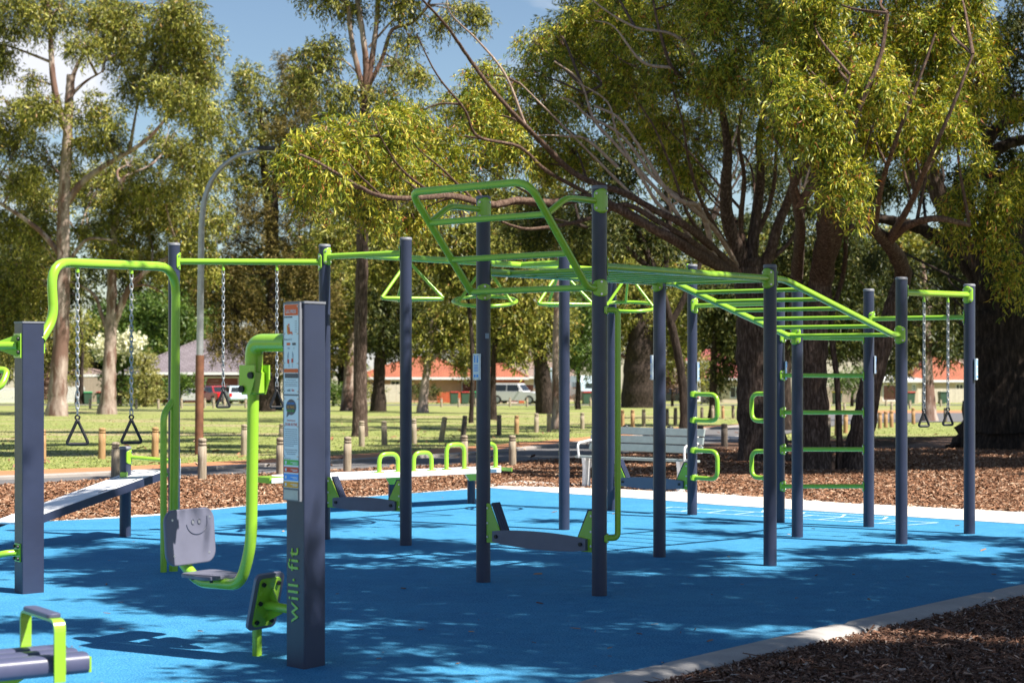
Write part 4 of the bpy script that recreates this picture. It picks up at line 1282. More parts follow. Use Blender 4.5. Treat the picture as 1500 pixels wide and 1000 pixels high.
# ------------------------------------------------------------------ park bench
l0, l1 = G(857, 713).xy, G(995.5, 720).xy
dirb = (l1 - l0).normalized(); Lb = (l1 - l0).length
pb = empty('park_bench', (l0.x, l0.y, 0.004), ang(dirb)); tag(pb, 'sage grey slatted park bench with silver cast arms on the concrete strip', 'bench')
# local: x along, y backwards, z up
for i, y in enumerate((0.02, 0.135, 0.25)):
    mb = MB(); mb.rbox((Lb / 2, y, 0.455 - 0.01 * i), (Lb + 0.34, 0.10, 0.036), 0.012); mb.build('seat_slat', 'slat', pb, True)
for i in range(3):
    t = 0.60 + i * 0.125; Rk = Matrix.Rotation(-0.26, 3, 'X')
    mb = MB(); mb.rbox((Lb / 2 + 0.02, 0.33 + 0.03 * i, t), (Lb + 0.34, 0.036, 0.110), 0.012, Rk); mb.build('back_slat', 'slat', pb, True)
for x in (0.0, Lb):
    mb = MB()
    mb.prism([(x - .03, -0.04, 0), (x - .03, 0.10, 0), (x - .03, 0.09, 0.28), (x - .03, 0.40, 0.40), (x - .03, 0.44, 0.62), (x - .03, 0.51, 0.88), (x - .03, 0.47, 0.89), (x - .03, 0.40, 0.64), (x - .03, 0.34, 0.44), (x - .03, -0.05, 0.44), (x - .03, -0.02, 0.28)], (0.06, 0, 0))
    mb.build('leg_frame', 'alu', pb, True)
    sx = -0.10 if x == 0 else 0.10
    mb = MB(); mb.tube(fillet([(x + sx, -0.02, 0.44), (x + sx * 1.1, -0.05, 0.66), (x + sx * 1.1, 0.30, 0.70), (x + sx, 0.42, 0.66)], 0.08), 0.018, 10); mb.build('armrest', 'alu', pb, True)
    mb = MB(); mb.box((x, 0.03, 0.006), (0.10, 0.26, 0.012)); mb.build('foot_plate', 'alu', pb, True)
for x in (0.45, Lb - 0.45):
    mb = MB(); mb.lathe((x, 0.44, 0), [(0.04, 0.88), (0.05, 0.90), (0.045, 0.925), (0.01, 0.94)], 12); mb.build('finial', 'black', pb, True)

# ------------------------------------------------------------------ lamp post
lb = G(291, 664); Yl = lb.y
lamp = empty('street_lamp', lb); tag(lamp, 'tall curved silver street lamp with rusty brown lower pole', 'street lamp')
pth = catmull([P(291.5, 664, Yl), P(293, 500, Yl), P(294.5, 380, Yl), P(296, 320, Yl), P(303, 281, Yl), P(320, 250, Yl), P(348, 228.5, Yl), P(378, 220.5, Yl)], 5)
rad = [0.085 * (1 - i / (len(pth) - 1)) + 0.045 * (i / (len(pth) - 1)) for i in range(len(pth))]
m = MB(); m.tube(pth, rad, 16); m.build('pole', 'galv', lamp)
m = MB(); m.tube([P(291.4, 668, Yl), P(292.8, 520, Yl)], 0.098, 16); m.build('lower_sleeve', 'rust', lamp)
m = MB(); hp_ = P(391, 217.5, Yl); m.rbox(hp_, (0.44, 0.20, 0.09), 0.05); m.build('lamp_head', 'black', lamp)
m = MB(); m.rbox(hp_ + Vector((0.03, 0, -0.05)), (0.26, 0.15, 0.02), 0.04); m.build('lamp_glass', 'glass', lamp)
m = MB(); m.tube([P(372, 221.5, Yl), P(382, 218.5, Yl)], 0.055, 12); m.build('collar', 'galv', lamp)

# ------------------------------------------------------------------ pine bollards
def bollard_proto(mat, hgt, r=0.066, seed=0):
    rr = random.Random(seed)
    m = MB(); g = 0.006
    prof = [(r * 1.02, -0.15), (r * 1.02, 0), (r, hgt * 0.5), (r * 0.99, hgt * 0.80), (r * 0.84, hgt * 0.805), (r * 0.84, hgt * 0.825), (r * 0.99, hgt * 0.83), (r * 0.98, hgt * 0.875), (r * 0.84, hgt * 0.88), (r * 0.84, hgt * 0.90), (r * 0.98, hgt * 0.905), (r * 0.95, hgt * 0.965), (r * 0.72, hgt * 0.99), (r * 0.2, hgt * 1.0)]
    m.lathe((0, 0, 0), prof, 14)
    m.v = [(x * (1 + 0.03 * math.sin(5 * math.atan2(y, x) + seed)), y * (1 + 0.03 * math.cos(3 * math.atan2(y, x) + seed)), z) for x, y, z in m.v]
    return m
near = [(168.5, 698, 647), (296, 703, 641), (411, 697, 640), (508.5, 691, 639), (680, 681, 637), (751, 681, 637), (1026, 655, 622), (1061, 653, 620), (1091, 651, 618)]
midr = [(62, 674, 628, 1), (149, 670, 626, 1), (227, 667, 625, 1), (357.5, 664, 621, 0), (413, 655, 620, 0), (530, 652, 616, 0), (563, 650, 616, 0), (606.5, 648, 613, 0), (646, 646, 610, 0), (678, 642.5, 608, 2),
        (731, 636, 607, 2), (756.5, 634, 608, 1), (785.5, 632, 605, 0), (804, 631, 605, 0), (853, 627, 604, 0), (912, 624, 600, 1), (927, 624, 600, 1), (943, 623.5, 599, 0), (977, 622, 598, 2), (989, 622, 597, 2), (1001, 619.5, 596, 2),
        (1028, 612, 596, 2), (1044, 612.5, 594, 0), (1059, 612, 594, 1), (1074, 611.5, 593, 0), (1085, 611, 593, 0), (1095, 610.5, 593, 0),
        (1213, 640, 610, 2), (1226, 637, 607, 1), (1238.5, 633, 604, 1), (1289, 626, 603, 1), (1297.5, 625, 602, 1), (1306, 624.5, 601, 1), (1338, 620, 597, 1), (1385, 617.5, 597, 2)]
farr = [(-40, 599, 585), (61, 599, 583.5), (94, 598.5, 583.5), (132, 598.5, 583.5), (199.5, 598, 584), (232, 598, 584), (266, 597.5, 583), (300, 597, 583), (313, 597, 583), (329, 597, 583), (360, 597, 583), (440, 596.5, 583), (646.6, 595.5, 583), (672, 595.5, 583), (697, 595.5, 583), (747, 595, 582), (772, 595, 582), (796, 595, 582), (843, 594.5, 582), (865, 594.5, 582), (932, 594, 582), (955, 594, 582),
        (1215, 599, 589), (1226, 600, 589), (1237, 600, 589), (1298, 594, 585), (1306, 600, 588), (1333, 598, 586), (1378, 595, 585), (1390, 595, 585)]
grpB = 'pine log bollards along the path and lawn'
for i, (x, y, t) in enumerate(near):
    g = G(x, y); hgt = zat(g.y, t) - g.z
    o = bollard_proto('pine', hgt, 0.072 if x < 900 else 0.085, i).build('bollard', 'pine' if x < 1000 else 'pine_dark'); o.location = g
    o.rotation_euler = (0.02 * math.sin(i * 3), 0.02 * math.cos(i * 5), i)
    where = ['behind the navy post of the sit up board', 'at the foot of the brown lamp post, beside the mulch', 'directly behind the leg press sign post', 'between the sign post and the hoop bench, close to the path', 'behind the third hoop of the hoop bench', 'just right of the hoop bench end', 'beside the far slim post with green handles', 'in the middle of the three dark ones behind the handles', 'rightmost of three dark ones beside the big trunk'][i]
    tag(o, 'grooved pine log bollard ' + where, 'bollard', grpB)
midlab = ['orange stained, nearest the left edge square post', 'orange stained, under the leftmost triangle grip', 'orange stained, behind the two green pipes', 'grey, alone on the grass right of the lamp post', 'grey, half hidden behind the leg press sign', 'grey, in front of the dark slim trunk base', 'grey, right of the dark slim trunk', 'grey, touching the round post left of the hoops', 'leaning left, pale grey, behind the hoop bench', 'dark leaning one behind the tall hoops',
          'dark, first right of the front left ladder post', 'orange, second right of the front left ladder post', 'pale, left of the pair before the slim pink trunk', 'pale, right of the pair before the slim pink trunk', 'pale, between the slim trunk and the front right ladder post', 'orange, left of three behind the park bench', 'orange, middle of three behind the park bench', 'pale, right of three behind the park bench', 'dark, immediately right of the ladder middle post', 'dark, second after the ladder middle post', 'dark, left of the far slim post',
          'dark, inside the upper green D handle', 'pale, just right of the slim dark trunk', 'orange, between D handles on the lawn', 'pale, first of three left of the big trunk', 'pale, second of three left of the big trunk', 'pale, third of three left of the big trunk',
          'dark, leftmost of three beyond the forked trunks', 'brown, middle of three beyond the forked trunks', 'brown, rightmost of three beyond the forked trunks', 'brown, left of the tight three by the road', 'brown, middle of the tight three by the road', 'brown, right of the tight three by the road', 'brown, under the left grip at the right of the rig', 'dark, under the right grip at the right of the rig']
for i, (x, y, t, c) in enumerate(midr):
    g = G(x, y); hgt = zat(g.y, t) - g.z
    o = bollard_proto('pine', hgt, 0.078, i + 20).build('bollard', ['pine', 'pine_orange', 'pine_dark'][c]); o.location = g
    lean_ = {646: 0.16, 678: 0.10}.get(int(x), 0.02 * math.sin(i * 7))
    o.rotation_euler = (0.02 * math.cos(i * 3), lean_, 0)
    tag(o, 'wooden bollard, ' + midlab[i], 'bollard', grpB)
farlab = ['at the far left edge', 'left of the leftmost gum trunk', 'just right of the leftmost gum trunk', 'in front of the green lidded bin', 'between the second gum trunk and the arch', 'left of the small frangipani shrub', 'between the green pipes and lamp post', 'first after the lamp post', 'before the red car', 'left of the ice blue wagon', 'right of the ice blue wagon', 'by the cream steel fence', 'left of the two red lidded bins', 'between the two red lidded bins', 'by the green lidded bin near the front left post', 'before the white four wheel drive door', 'before the white four wheel drive wheel', 'before the four wheel drive number plate', 'left of the caravan', 'right of the caravan bin', 'left of the huge dark trunk foot', 'right of the huge dark trunk foot', 'first of three before the tan fence', 'second of three before the tan fence', 'third of three before the tan fence', 'before the maroon garage door', 'nearest the forked leaning trunk', 'by the red lidded bin at right', 'left of the plain dark bin', 'right of the plain dark bin']
for i, (x, y, t) in enumerate(farr):
    g = G(x, y); hgt = zat(g.y, t) - g.z
    o = bollard_proto('pine', hgt, 0.09, i + 80).build('bollard', 'pine'); o.location = g
    tag(o, 'small far off pale bollard ' + farlab[i], 'bollard', 'far row of pale bollards in front of the houses')
# ------------------------------------------------------------------ houses, fences, bins and vehicles beyond the lawn
def house(name, label, x0, x1, Yh, y_eave, y_ridge, wall, roof, depth=9.0, openings=(), over=0.5, gable=None, xr0=None, xr1=None):
    gzb = gz(Yh) - 0.1
    X0, X1 = (x0 - 750) / F * Yh, (x1 - 750) / F * Yh
    ze, zr = zat(Yh, y_eave), zat(Yh, y_ridge)
    r = empty(name, ((X0 + X1) / 2, Yh, gz(Yh))); tag(r, label, 'house')
    # front wall built round its openings so that the reveals are real
    ops = sorted([((a - 750) / F * Yh, (b - 750) / F * Yh, zat(Yh, d), zat(Yh, c), k) for a, b, c, d, k in openings])
    m = MB(); cur = X0; th = 0.25
    for a, b, z0, z1, k in ops:
        if a > cur: m.box(((cur + a) / 2, Yh + th / 2, (gzb + ze) / 2), (a - cur, th, ze - gzb))
        z0c = max(z0, gzb + 0.02)
        if z0c > gzb + 0.03: m.box(((a + b) / 2, Yh + th / 2, (gzb + z0c) / 2), (b - a, th - 0.004, z0c - gzb))
        m.box(((a + b) / 2, Yh + th / 2, (z1 + ze) / 2), (b - a, th - 0.004, ze - z1)); cur = b
    m.box(((cur + X1) / 2, Yh + th / 2, (gzb + ze) / 2), (X1 - cur, th, ze - gzb))
    for x in (X0 + th / 2, X1 - th / 2): m.box((x, Yh + depth / 2 + th / 2, (gzb + ze) / 2 - 0.003), (th, depth - th, ze - gzb - 0.006))
    m.build('wall', wall, r)
    for a, b, z0, z1, k in ops:
        z0 = max(z0, gzb + 0.02)
        fr = MB(); w = 0.09
        for bx in (((a + b) / 2, z1 - w / 2, b - a, w), ((a + b) / 2, z0 + w / 2, b - a, w), (a + w / 2, (z0 + z1) / 2, w, z1 - z0 - 2 * w), (b - w / 2, (z0 + z1) / 2, w, z1 - z0 - 2 * w)):
            fr.box((bx[0], Yh + 0.09, bx[1]), (bx[2], 0.08, bx[3]))
        if k == 'window':
            fo = fr.build('window', 'white', r)
            g = MB(); g.box(((a + b) / 2, Yh + 0.13, (z0 + z1) / 2), (b - a - w, 0.02, z1 - z0 - w)); g.build('pane', 'glass', fo)
            n = max(1, int((b - a) / 0.8)); mu = MB()
            for i in range(1, n + 1): mu.box((a + (b - a) * i / (n + 1), Yh + 0.10, (z0 + z1) / 2), (0.06, 0.05, z1 - z0 - 2 * w))
            mu.build('mullion', 'white', fo)
        else:
            fo = fr.build('door_frame', 'white', r)
            g = MB(); nb = 8
            for i in range(nb): g.box(((a + b) / 2, Yh + 0.15, z0 + w + (z1 - z0 - 2 * w) * (i + 0.5) / nb), (b - a - 2 * w, 0.03 + 0.012 * (i % 2), (z1 - z0 - 2 * w) / nb * 0.96))
            g.build('garage_door' if (b - a) > 1.8 else 'door', 'door_red', fo)
    R0, R1 = X0 - over, X1 + over; Y0, Y1 = Yh - over, Yh + depth + over; ym = (Y0 + Y1) / 2
    ins = min((R1 - R0) * 0.42, (Y1 - Y0) / 2)
    if gable: ins = 0.0
    a, b, c, d = Vector((R0, Y0, ze)), Vector((R1, Y0, ze)), Vector((R1, Y1, ze)), Vector((R0, Y1, ze))
    e, f = Vector((R0 + ins, ym, zr)), Vector((R1 - ins, ym, zr))
    m = MB(); m.add([a, b, c, d, e, f], [(0, 1, 5, 4), (2, 3, 4, 5), (1, 2, 5), (3, 0, 4), (3, 2, 1, 0)]); ro = m.build('roof', roof, r)
    m = MB()
    for p, q in ((a, e), (b, f), (e, f), (c, f), (d, e)): m.tube([p + Z3 * 0.04, q + Z3 * 0.04], 0.10, 6)
    m.build('ridge_capping', roof, ro)
    m = MB(); m.box(((R0 + R1) / 2, Y0 - 0.04, ze - 0.06), (R1 - R0 + 0.1, 0.12, 0.24)); m.build('gutter', 'white', ro)
    return r
house('brick_house', 'long low red brick house under a grey tiled hip roof behind the two parked cars', 190, 425, 186, 546, 497, 'brick_red', 'tile_grey', 12, [(262, 285, 556, 575, 'window'), (300, 350, 552, 590, 'door'), (372, 392, 556, 575, 'window')], 0.9)
house('garden_shed', 'small brown roofed building behind the white fence at the left', 86, 152, 196, 549, 541, 'fence_tan', 'tile_brown', 5, [(100, 112, 556, 570, 'window')], 0.4)
house('tiled_house', 'cream house with an orange tiled roof and dark window behind the pale leaning trunk', 528, 700, 188, 553, 523, 'render_pink', 'tile_orange', 11, [(572, 586, 557, 572, 'window'), (676, 694, 558, 589, 'door')], 0.7)
house('carport_house', 'orange roofed garage wing with maroon door behind the white four wheel drive', 700, 768, 182, 553, 534, 'brick_orange', 'tile_orange', 7, [(712, 760, 560, 590, 'door')], 0.4)
house('grey_roof_house', 'cream house with a tall dull brown roof behind the white four wheel drive', 722, 842, 205, 552, 510, 'render_cream', 'tile_brown', 12, [(768, 786, 562, 585, 'door'), (805, 820, 560, 573, 'window')], 0.6)
house('red_roof_house', 'cream house with a red roof and white framed window seen right of the D handles', 1040, 1100, 178, 554, 529, 'render_cream', 'tile_pink', 9, [(1069, 1087, 566, 583, 'window')], 0.6)
house('two_storey_house', 'upper red roof and pale wall standing behind the red roofed house', 1010, 1078, 205, 529, 513, 'white', 'tile_pink', 8, [(1066, 1073, 532, 541, 'window')], 0.4)
house('far_house', 'cream house with an orange tiled gable seen between the right hand triangle grips', 1340, 1450, 186, 557, 524, 'render_cream', 'tile_orange', 10, [(1400, 1412, 562, 574, 'window')], 0.6)
house('garage_house', 'low white roofed garage with a brown red door left of the orange roofed house', 1288, 1345, 176, 557, 551, 'render_cream', 'white', 7, [(1293, 1316, 563, 587, 'door'), (1336, 1342, 562, 572, 'window')], 0.4)
house('gable_house', 'dark tiled upper gable behind the orange roofed house on the right', 1360, 1425, 202, 535, 522, 'render_pink', 'tile_brown', 6, [(1380, 1392, 537, 545, 'window')], 0.3)
def panel_fence(label, x0, x1, Yf, y_top, mat, n, gap=0.04, cat='fence', picket=False):
    X0, X1 = (x0 - 750) / F * Yf, (x1 - 750) / F * Yf; z0 = gz(Yf) + 0.03; z1 = zat(Yf, y_top)
    r = empty('fence', ((X0 + X1) / 2, Yf, gz(Yf))); tag(r, label, 'fence')
    w = (X1 - X0) / n; me = None
    for i in range(n):
        x = X0 + (i + 0.5) * w
        if me is None:
            m = MB(); k = 5
            if picket: m.box((0, 0, (z1 - z0) / 2), (w * 0.62, 0.03, z1 - z0))
            else:
                for j in range(k): m.box(((j - 2) * w * 0.97 / k, 0.012 * (j % 2), (z1 - z0) / 2), (w * 0.97 / k * 0.98, 0.03, z1 - z0))
            o = m.build('picket' if picket else 'fence_panel', mat, r, True); me = o.data
        else: o = link('picket' if picket else 'fence_panel', me, r, True)
        o.location = (x - (X0 + X1) / 2, 0, z0 - gz(Yf))
    for z in (z0 + 0.25, z1 - 0.2):
        m = MB(); m.box(((X0 + X1) / 2, Yf + 0.05, z), (X1 - X0, 0.05, 0.08)); m.build('rail', mat, r)
    return r
panel_fence('white picket fence between the two pale left trunks', 94, 124, 176, 566, 'white', 16, picket=True)
panel_fence('grey white picket fence at the left edge of the picture', -20, 24, 176, 568, 'white', 22, picket=True)
panel_fence('tan steel fence behind the green lidded bin', 90, 152, 184, 553, 'fence_tan', 5)
panel_fence('pale cream steel fence behind the dark needle leaved tree', 400, 456, 184, 556, 'fence_cream', 5)
panel_fence('cream steel fence in front of the orange roofed house', 524, 592, 184, 563, 'fence_cream', 6)
panel_fence('tan fence panels to the right of the leaning dark trunks', 1186, 1262, 180, 566, 'fence_tan', 6)
panel_fence('long low cream wall under the orange roofed house on the right', 1344, 1440, 181, 569, 'fence_cream', 7)
panel_fence('orange brick garden wall behind the bins', 640, 700, 178, 574, 'brick_orange', 5)
def bin_(x, Yb, body, lid, label):
    X = (x - 750) / F * Yb; r = empty('wheelie_bin', (X, Yb, gz(Yb) + 0.0), 0.2); tag(r, label, 'bin')
    m = MB(); m.box((0, 0, 0.50), (0.62, 0.62, -0.92) if False else (0.66, 0.66, 0.92), taper=1.18); m.build('bin_body', body, r, True)
    m = MB(); m.rbox((0, -0.02, 1.0), (0.84, 0.86, 0.08), 0.08); m.build('lid', lid, r, True)
    m = MB(); m.cyl((-0.35, 0.3, 0.10), (0.35, 0.3, 0.10), 0.12, 12); m.build('wheel', 'black', r, True)
    m = MB(); m.cyl((-0.3, 0.46, 0.98), (0.3, 0.46, 0.98), 0.03, 8); m.build('handle', body, r, True)
    r.scale = (0.95, 0.95, 1.08)
bin_(129, 170, 'bin_green', 'lid_green', 'green bin with bright green lid in front of the white picket fence')
bin_(147, 173, 'bin_green', 'lid_red', 'dark bin with red lid beside the second pale trunk at the left')
bin_(665, 172, 'bin_green', 'lid_red', 'dark green bin with red lid, left one by the orange wall')
bin_(681, 172, 'bin_green', 'lid_red', 'dark green bin with red lid, right one by the orange wall')
bin_(693, 174, 'bin_green', 'lid_green', 'green lidded bin just left of the front left ladder post')
bin_(859, 170, 'bin_green', 'lid_red', 'red lidded bin standing in front of the pale caravan')
bin_(1226, 172, 'bin_green', 'lid_yellow', 'yellow lidded green bin before the tan fence panels')
bin_(1333, 170, 'bin_green', 'lid_red', 'red lidded bin beside the low white roofed garage')
bin_(1381, 174, 'bin_green', 'bin_green', 'plain dark bin in front of the cream wall on the right')
def car(label, x, Yc, rz, paint_, kind='wagon', cat='car', s=1.0):
    X = (x - 750) / F * Yc; r = empty('parked_car', (X, Yc, gz(Yc) + 0.02), rz); tag(r, label, cat)
    if kind == 'suv': Lc, Wc, bh, rh, wr = 4.9, 1.9, 1.12, 1.88, 0.40
    else: Lc, Wc, bh, rh, wr = 4.4, 1.75, 0.92, 1.48, 0.32
    h2 = Wc / 2
    lo_p = [(-Lc / 2, 0.42), (-Lc / 2 + .05, bh - .08), (-Lc / 2 + .2, bh), (Lc / 2 - 1.15, bh), (Lc / 2 - .25, bh - .14), (Lc / 2, bh - .35), (Lc / 2, 0.38), (Lc / 2 - .3, 0.28)]
    for wx in (Lc / 2 - .85, -Lc / 2 + .85):       # wheel arches
        lo_p += [(wx + (wr + .07) * math.cos(a), 0.30 + (wr + .07) * math.sin(a)) for a in [math.radians(q) for q in range(0, 181, 30)]]
    lo_p += [(-Lc / 2 + .25, 0.28)]
    m = MB(); m.prism([(px, -h2, pz) for px, pz in lo_p], (0, Wc, 0)); m.build('body', paint_, r, True)
    if kind == 'suv': cb = [(-Lc / 2 + .12, bh), (-Lc / 2 + .35, rh - .06), (-Lc / 2 + .6, rh), (Lc / 2 - 2.1, rh), (Lc / 2 - 2.0, rh - .06), (Lc / 2 - 1.45, bh)]
    elif kind == 'sedan': cb = [(-Lc / 2 + .75, bh), (-Lc / 2 + 1.3, rh - .03), (-Lc / 2 + 1.6, rh), (0.25, rh), (Lc / 2 - 1.2, bh)]
    else: cb = [(-Lc / 2 + .15, bh), (-Lc / 2 + .45, rh - .05), (-Lc / 2 + .8, rh), (0.25, rh), (Lc / 2 - 1.2, bh)]
    top = 0.12; m = MB(); n = len(cb)
    def side(px, pz, sgn, ex=0.0):
        k = (pz - bh) / (rh - bh); return (px, sgn * (h2 - .03 - top * k + ex), pz)
    vs = [side(px, pz, -1) for px, pz in cb] + [side(px, pz, 1) for px, pz in cb]
    m.add(vs, [list(range(n))[::-1], list(range(n, 2 * n))] + [(i, (i + 1) % n, n + (i + 1) % n, n + i) for i in range(n)]); m.build('cabin', paint_, r, True)
    xs0, xs1 = cb[0][0] + .30, cb[-1][0] - .28; xm = (xs0 + xs1) / 2
    zt_c = rh - .13; zb_c = bh + .05
    for sgn in (-1, 1):
        for a0, a1, b0, b1 in ((xs0, xm - .04, xs0 + .18, xm - .04), (xm + .04, xs1, xm + .04, cb[-2][0] - .10)):
            m = MB(); q = [side(a0, zb_c, sgn, .004), side(a1, zb_c, sgn, .004), side(b1, zt_c, sgn, .004), side(b0, zt_c, sgn, .004)]
            m.prism(q, (0, sgn * 0.012, 0)); m.build('side_window', 'glass', r, True)
    def endglass(pA, pB, name, out):
        a, b = Vector((pA[0], 0, pA[1])), Vector((pB[0], 0, pB[1])); p, q = a.lerp(b, .12), a.lerp(b, .88)
        w0, w1 = h2 - .16, h2 - .25; m = MB()
        m.prism([(p.x, -w0, p.z), (p.x, w0, p.z), (q.x, w1, q.z), (q.x, -w1, q.z)], (out, 0, 0.012)); m.build(name, 'glass', r, True)
    endglass(cb[-1], cb[-2], 'windscreen', 0.03); endglass(cb[0], cb[1], 'rear_window', -0.03)
    for wx in (Lc / 2 - .85, -Lc / 2 + .85):
        for sgn in (-1, 1):
            m = MB(); m.cyl((wx, sgn * (h2 - .22), wr - .02), (wx, sgn * (h2 + .01), wr - .02), wr, 20); t = m.build('wheel', 'black', r, True)
            m = MB(); m.cyl((wx, sgn * (h2 + .005), wr - .02), (wx, sgn * (h2 + .022), wr - .02), wr * .62, 14); m.build('rim', 'galv', t, True)
    for sgn in (-1, 1):
        m = MB(); m.rbox((Lc / 2 - .08, sgn * (h2 - .27), bh - .30), (.20, .40, .17), .04); m.build('headlight', 'lamp_white', r, True)
        m = MB(); m.rbox((-Lc / 2 + .03, sgn * (h2 - .13), bh - .18), (.16, .22, .30), .03); m.build('tail_light', 'lamp_red', r, True)
        m = MB(); m.rbox((cb[-1][0] - .35, sgn * (h2 + .09), bh + .10), (.10, .18, .13), .03); m.build('mirror', paint_, r, True)
    m = MB(); m.rbox((Lc / 2 + .05, 0, .48), (.22, Wc - .1, .26), .06); m.build('bumper', 'car_dark' if kind == 'suv' else paint_, r, True)
    m = MB(); m.rbox((-Lc / 2 - .02, 0, .50), (.16, Wc - .1, .22), .06); m.build('bumper', paint_, r, True)
    for xx in (Lc / 2 + .165, -Lc / 2 - .105):
        m = MB(); m.box((xx, 0, .52), (.012, .37, .13)); m.build('number_plate', 'white', r, True)
    if kind == 'suv':
        m = MB()
        for q in (-.45, .45): m.tube(fillet([(Lc / 2 + .12, q, .5), (Lc / 2 + .2, q, .95), (Lc / 2 + .1, q, 1.0)], .08), .03, 8)
        m.tube([(Lc / 2 + .2, -.8, .85), (Lc / 2 + .2, .8, .85)], .03, 8); m.build('bull_bar', 'black', r, True)
        for q in (-.25, .25):
            m = MB(); m.cyl((Lc / 2 + .22, q, .98), (Lc / 2 + .30, q, .98), .11, 14); m.build('driving_light', 'lamp_white', r, True)
    r.scale = (s, s, s)
    return r
car('white four wheel drive with bull bar parked before the orange roofed garage', 757, 171, math.radians(-22), 'car_white', 'suv', 'car')
car('pale ice blue station wagon seen from behind, parked beside the red car', 345, 170, math.radians(108), 'car_blue', 'wagon', 'car', 1.12)
car('red car parked left of the ice blue station wagon', 315, 175, math.radians(125), 'car_red', 'sedan', 'car', 1.12)
car('white car mostly hidden behind the small bright green shrub', 282, 176, math.radians(170), 'car_white', 'sedan', 'car')
car('small dark hatchback in the shade right of the huge dark trunk', 985, 168, math.radians(150), 'car_dark', 'wagon', 'car')
# caravan
Yc = 176; X = (858 - 750) / F * Yc
cv = empty('caravan', (X, Yc, gz(Yc)), math.radians(-75)); tag(cv, 'pale caravan with dark lower panels parked between the ladder posts', 'caravan')
pf = [(-2.3, .55), (-2.3, 2.1), (-1.9, 2.6), (1.6, 2.65), (2.2, 2.0), (2.3, 1.2)]
m = MB(); m.prism([(a, -1.15, b) for a, b in pf + [(2.2, 1.15)]][:-1], (0, 2.3, 0)); m.build('body', 'car_blue', cv, True)
m = MB(); m.prism([(-2.25, -1.12, .35), (-2.32, -1.12, 1.15), (2.32, -1.12, 1.15), (2.2, -1.12, .35)], (0, 2.24, 0)); m.build('lower_panel', 'car_dark', cv, True)
m = MB(); m.prism([(2.24, -.7, 1.45), (2.24, .7, 1.45), (2.20, .7, 1.95), (2.20, -.7, 1.95)], (.03, 0, .0)); m.build('window', 'glass', cv, True)
for sgn in (-1, 1):
    m = MB(); m.box((0, sgn * 1.16, 1.7), (1.2, .03, .6)); m.build('window', 'glass', cv, True)
    m = MB(); m.cyl((0.2, sgn * .95, .33), (0.2, sgn * 1.16, .33), .33, 16); m.build('wheel', 'black', cv, True)
m = MB(); m.prism([(2.2, -.4, .4), (2.2, .4, .4), (3.4, 0, .4)], (0, 0, .08)); m.build('drawbar', 'black', cv, True)
Yc = 178; X = (796 - 750) / F * Yc
tr_ = empty('box_trailer', (X, Yc, gz(Yc))); tag(tr_, 'tall grey box trailer between the white four wheel drive and the forked dark trunk', 'trailer')
m = MB(); m.rbox((0, 0, 2.45), (1.9, 3.2, 1.9), .08); m.build('body', 'car_blue', tr_, True)
m = MB(); m.rbox((0, 0, .9), (2.0, 3.3, 1.1), .05); m.build('lower_panel', 'fence_tan', tr_, True)
for sgn in (-1, 1):
    m = MB(); m.cyl((sgn * .85, 0, .33), (sgn * 1.03, 0, .33), .33, 16); m.build('wheel', 'black', tr_, True)

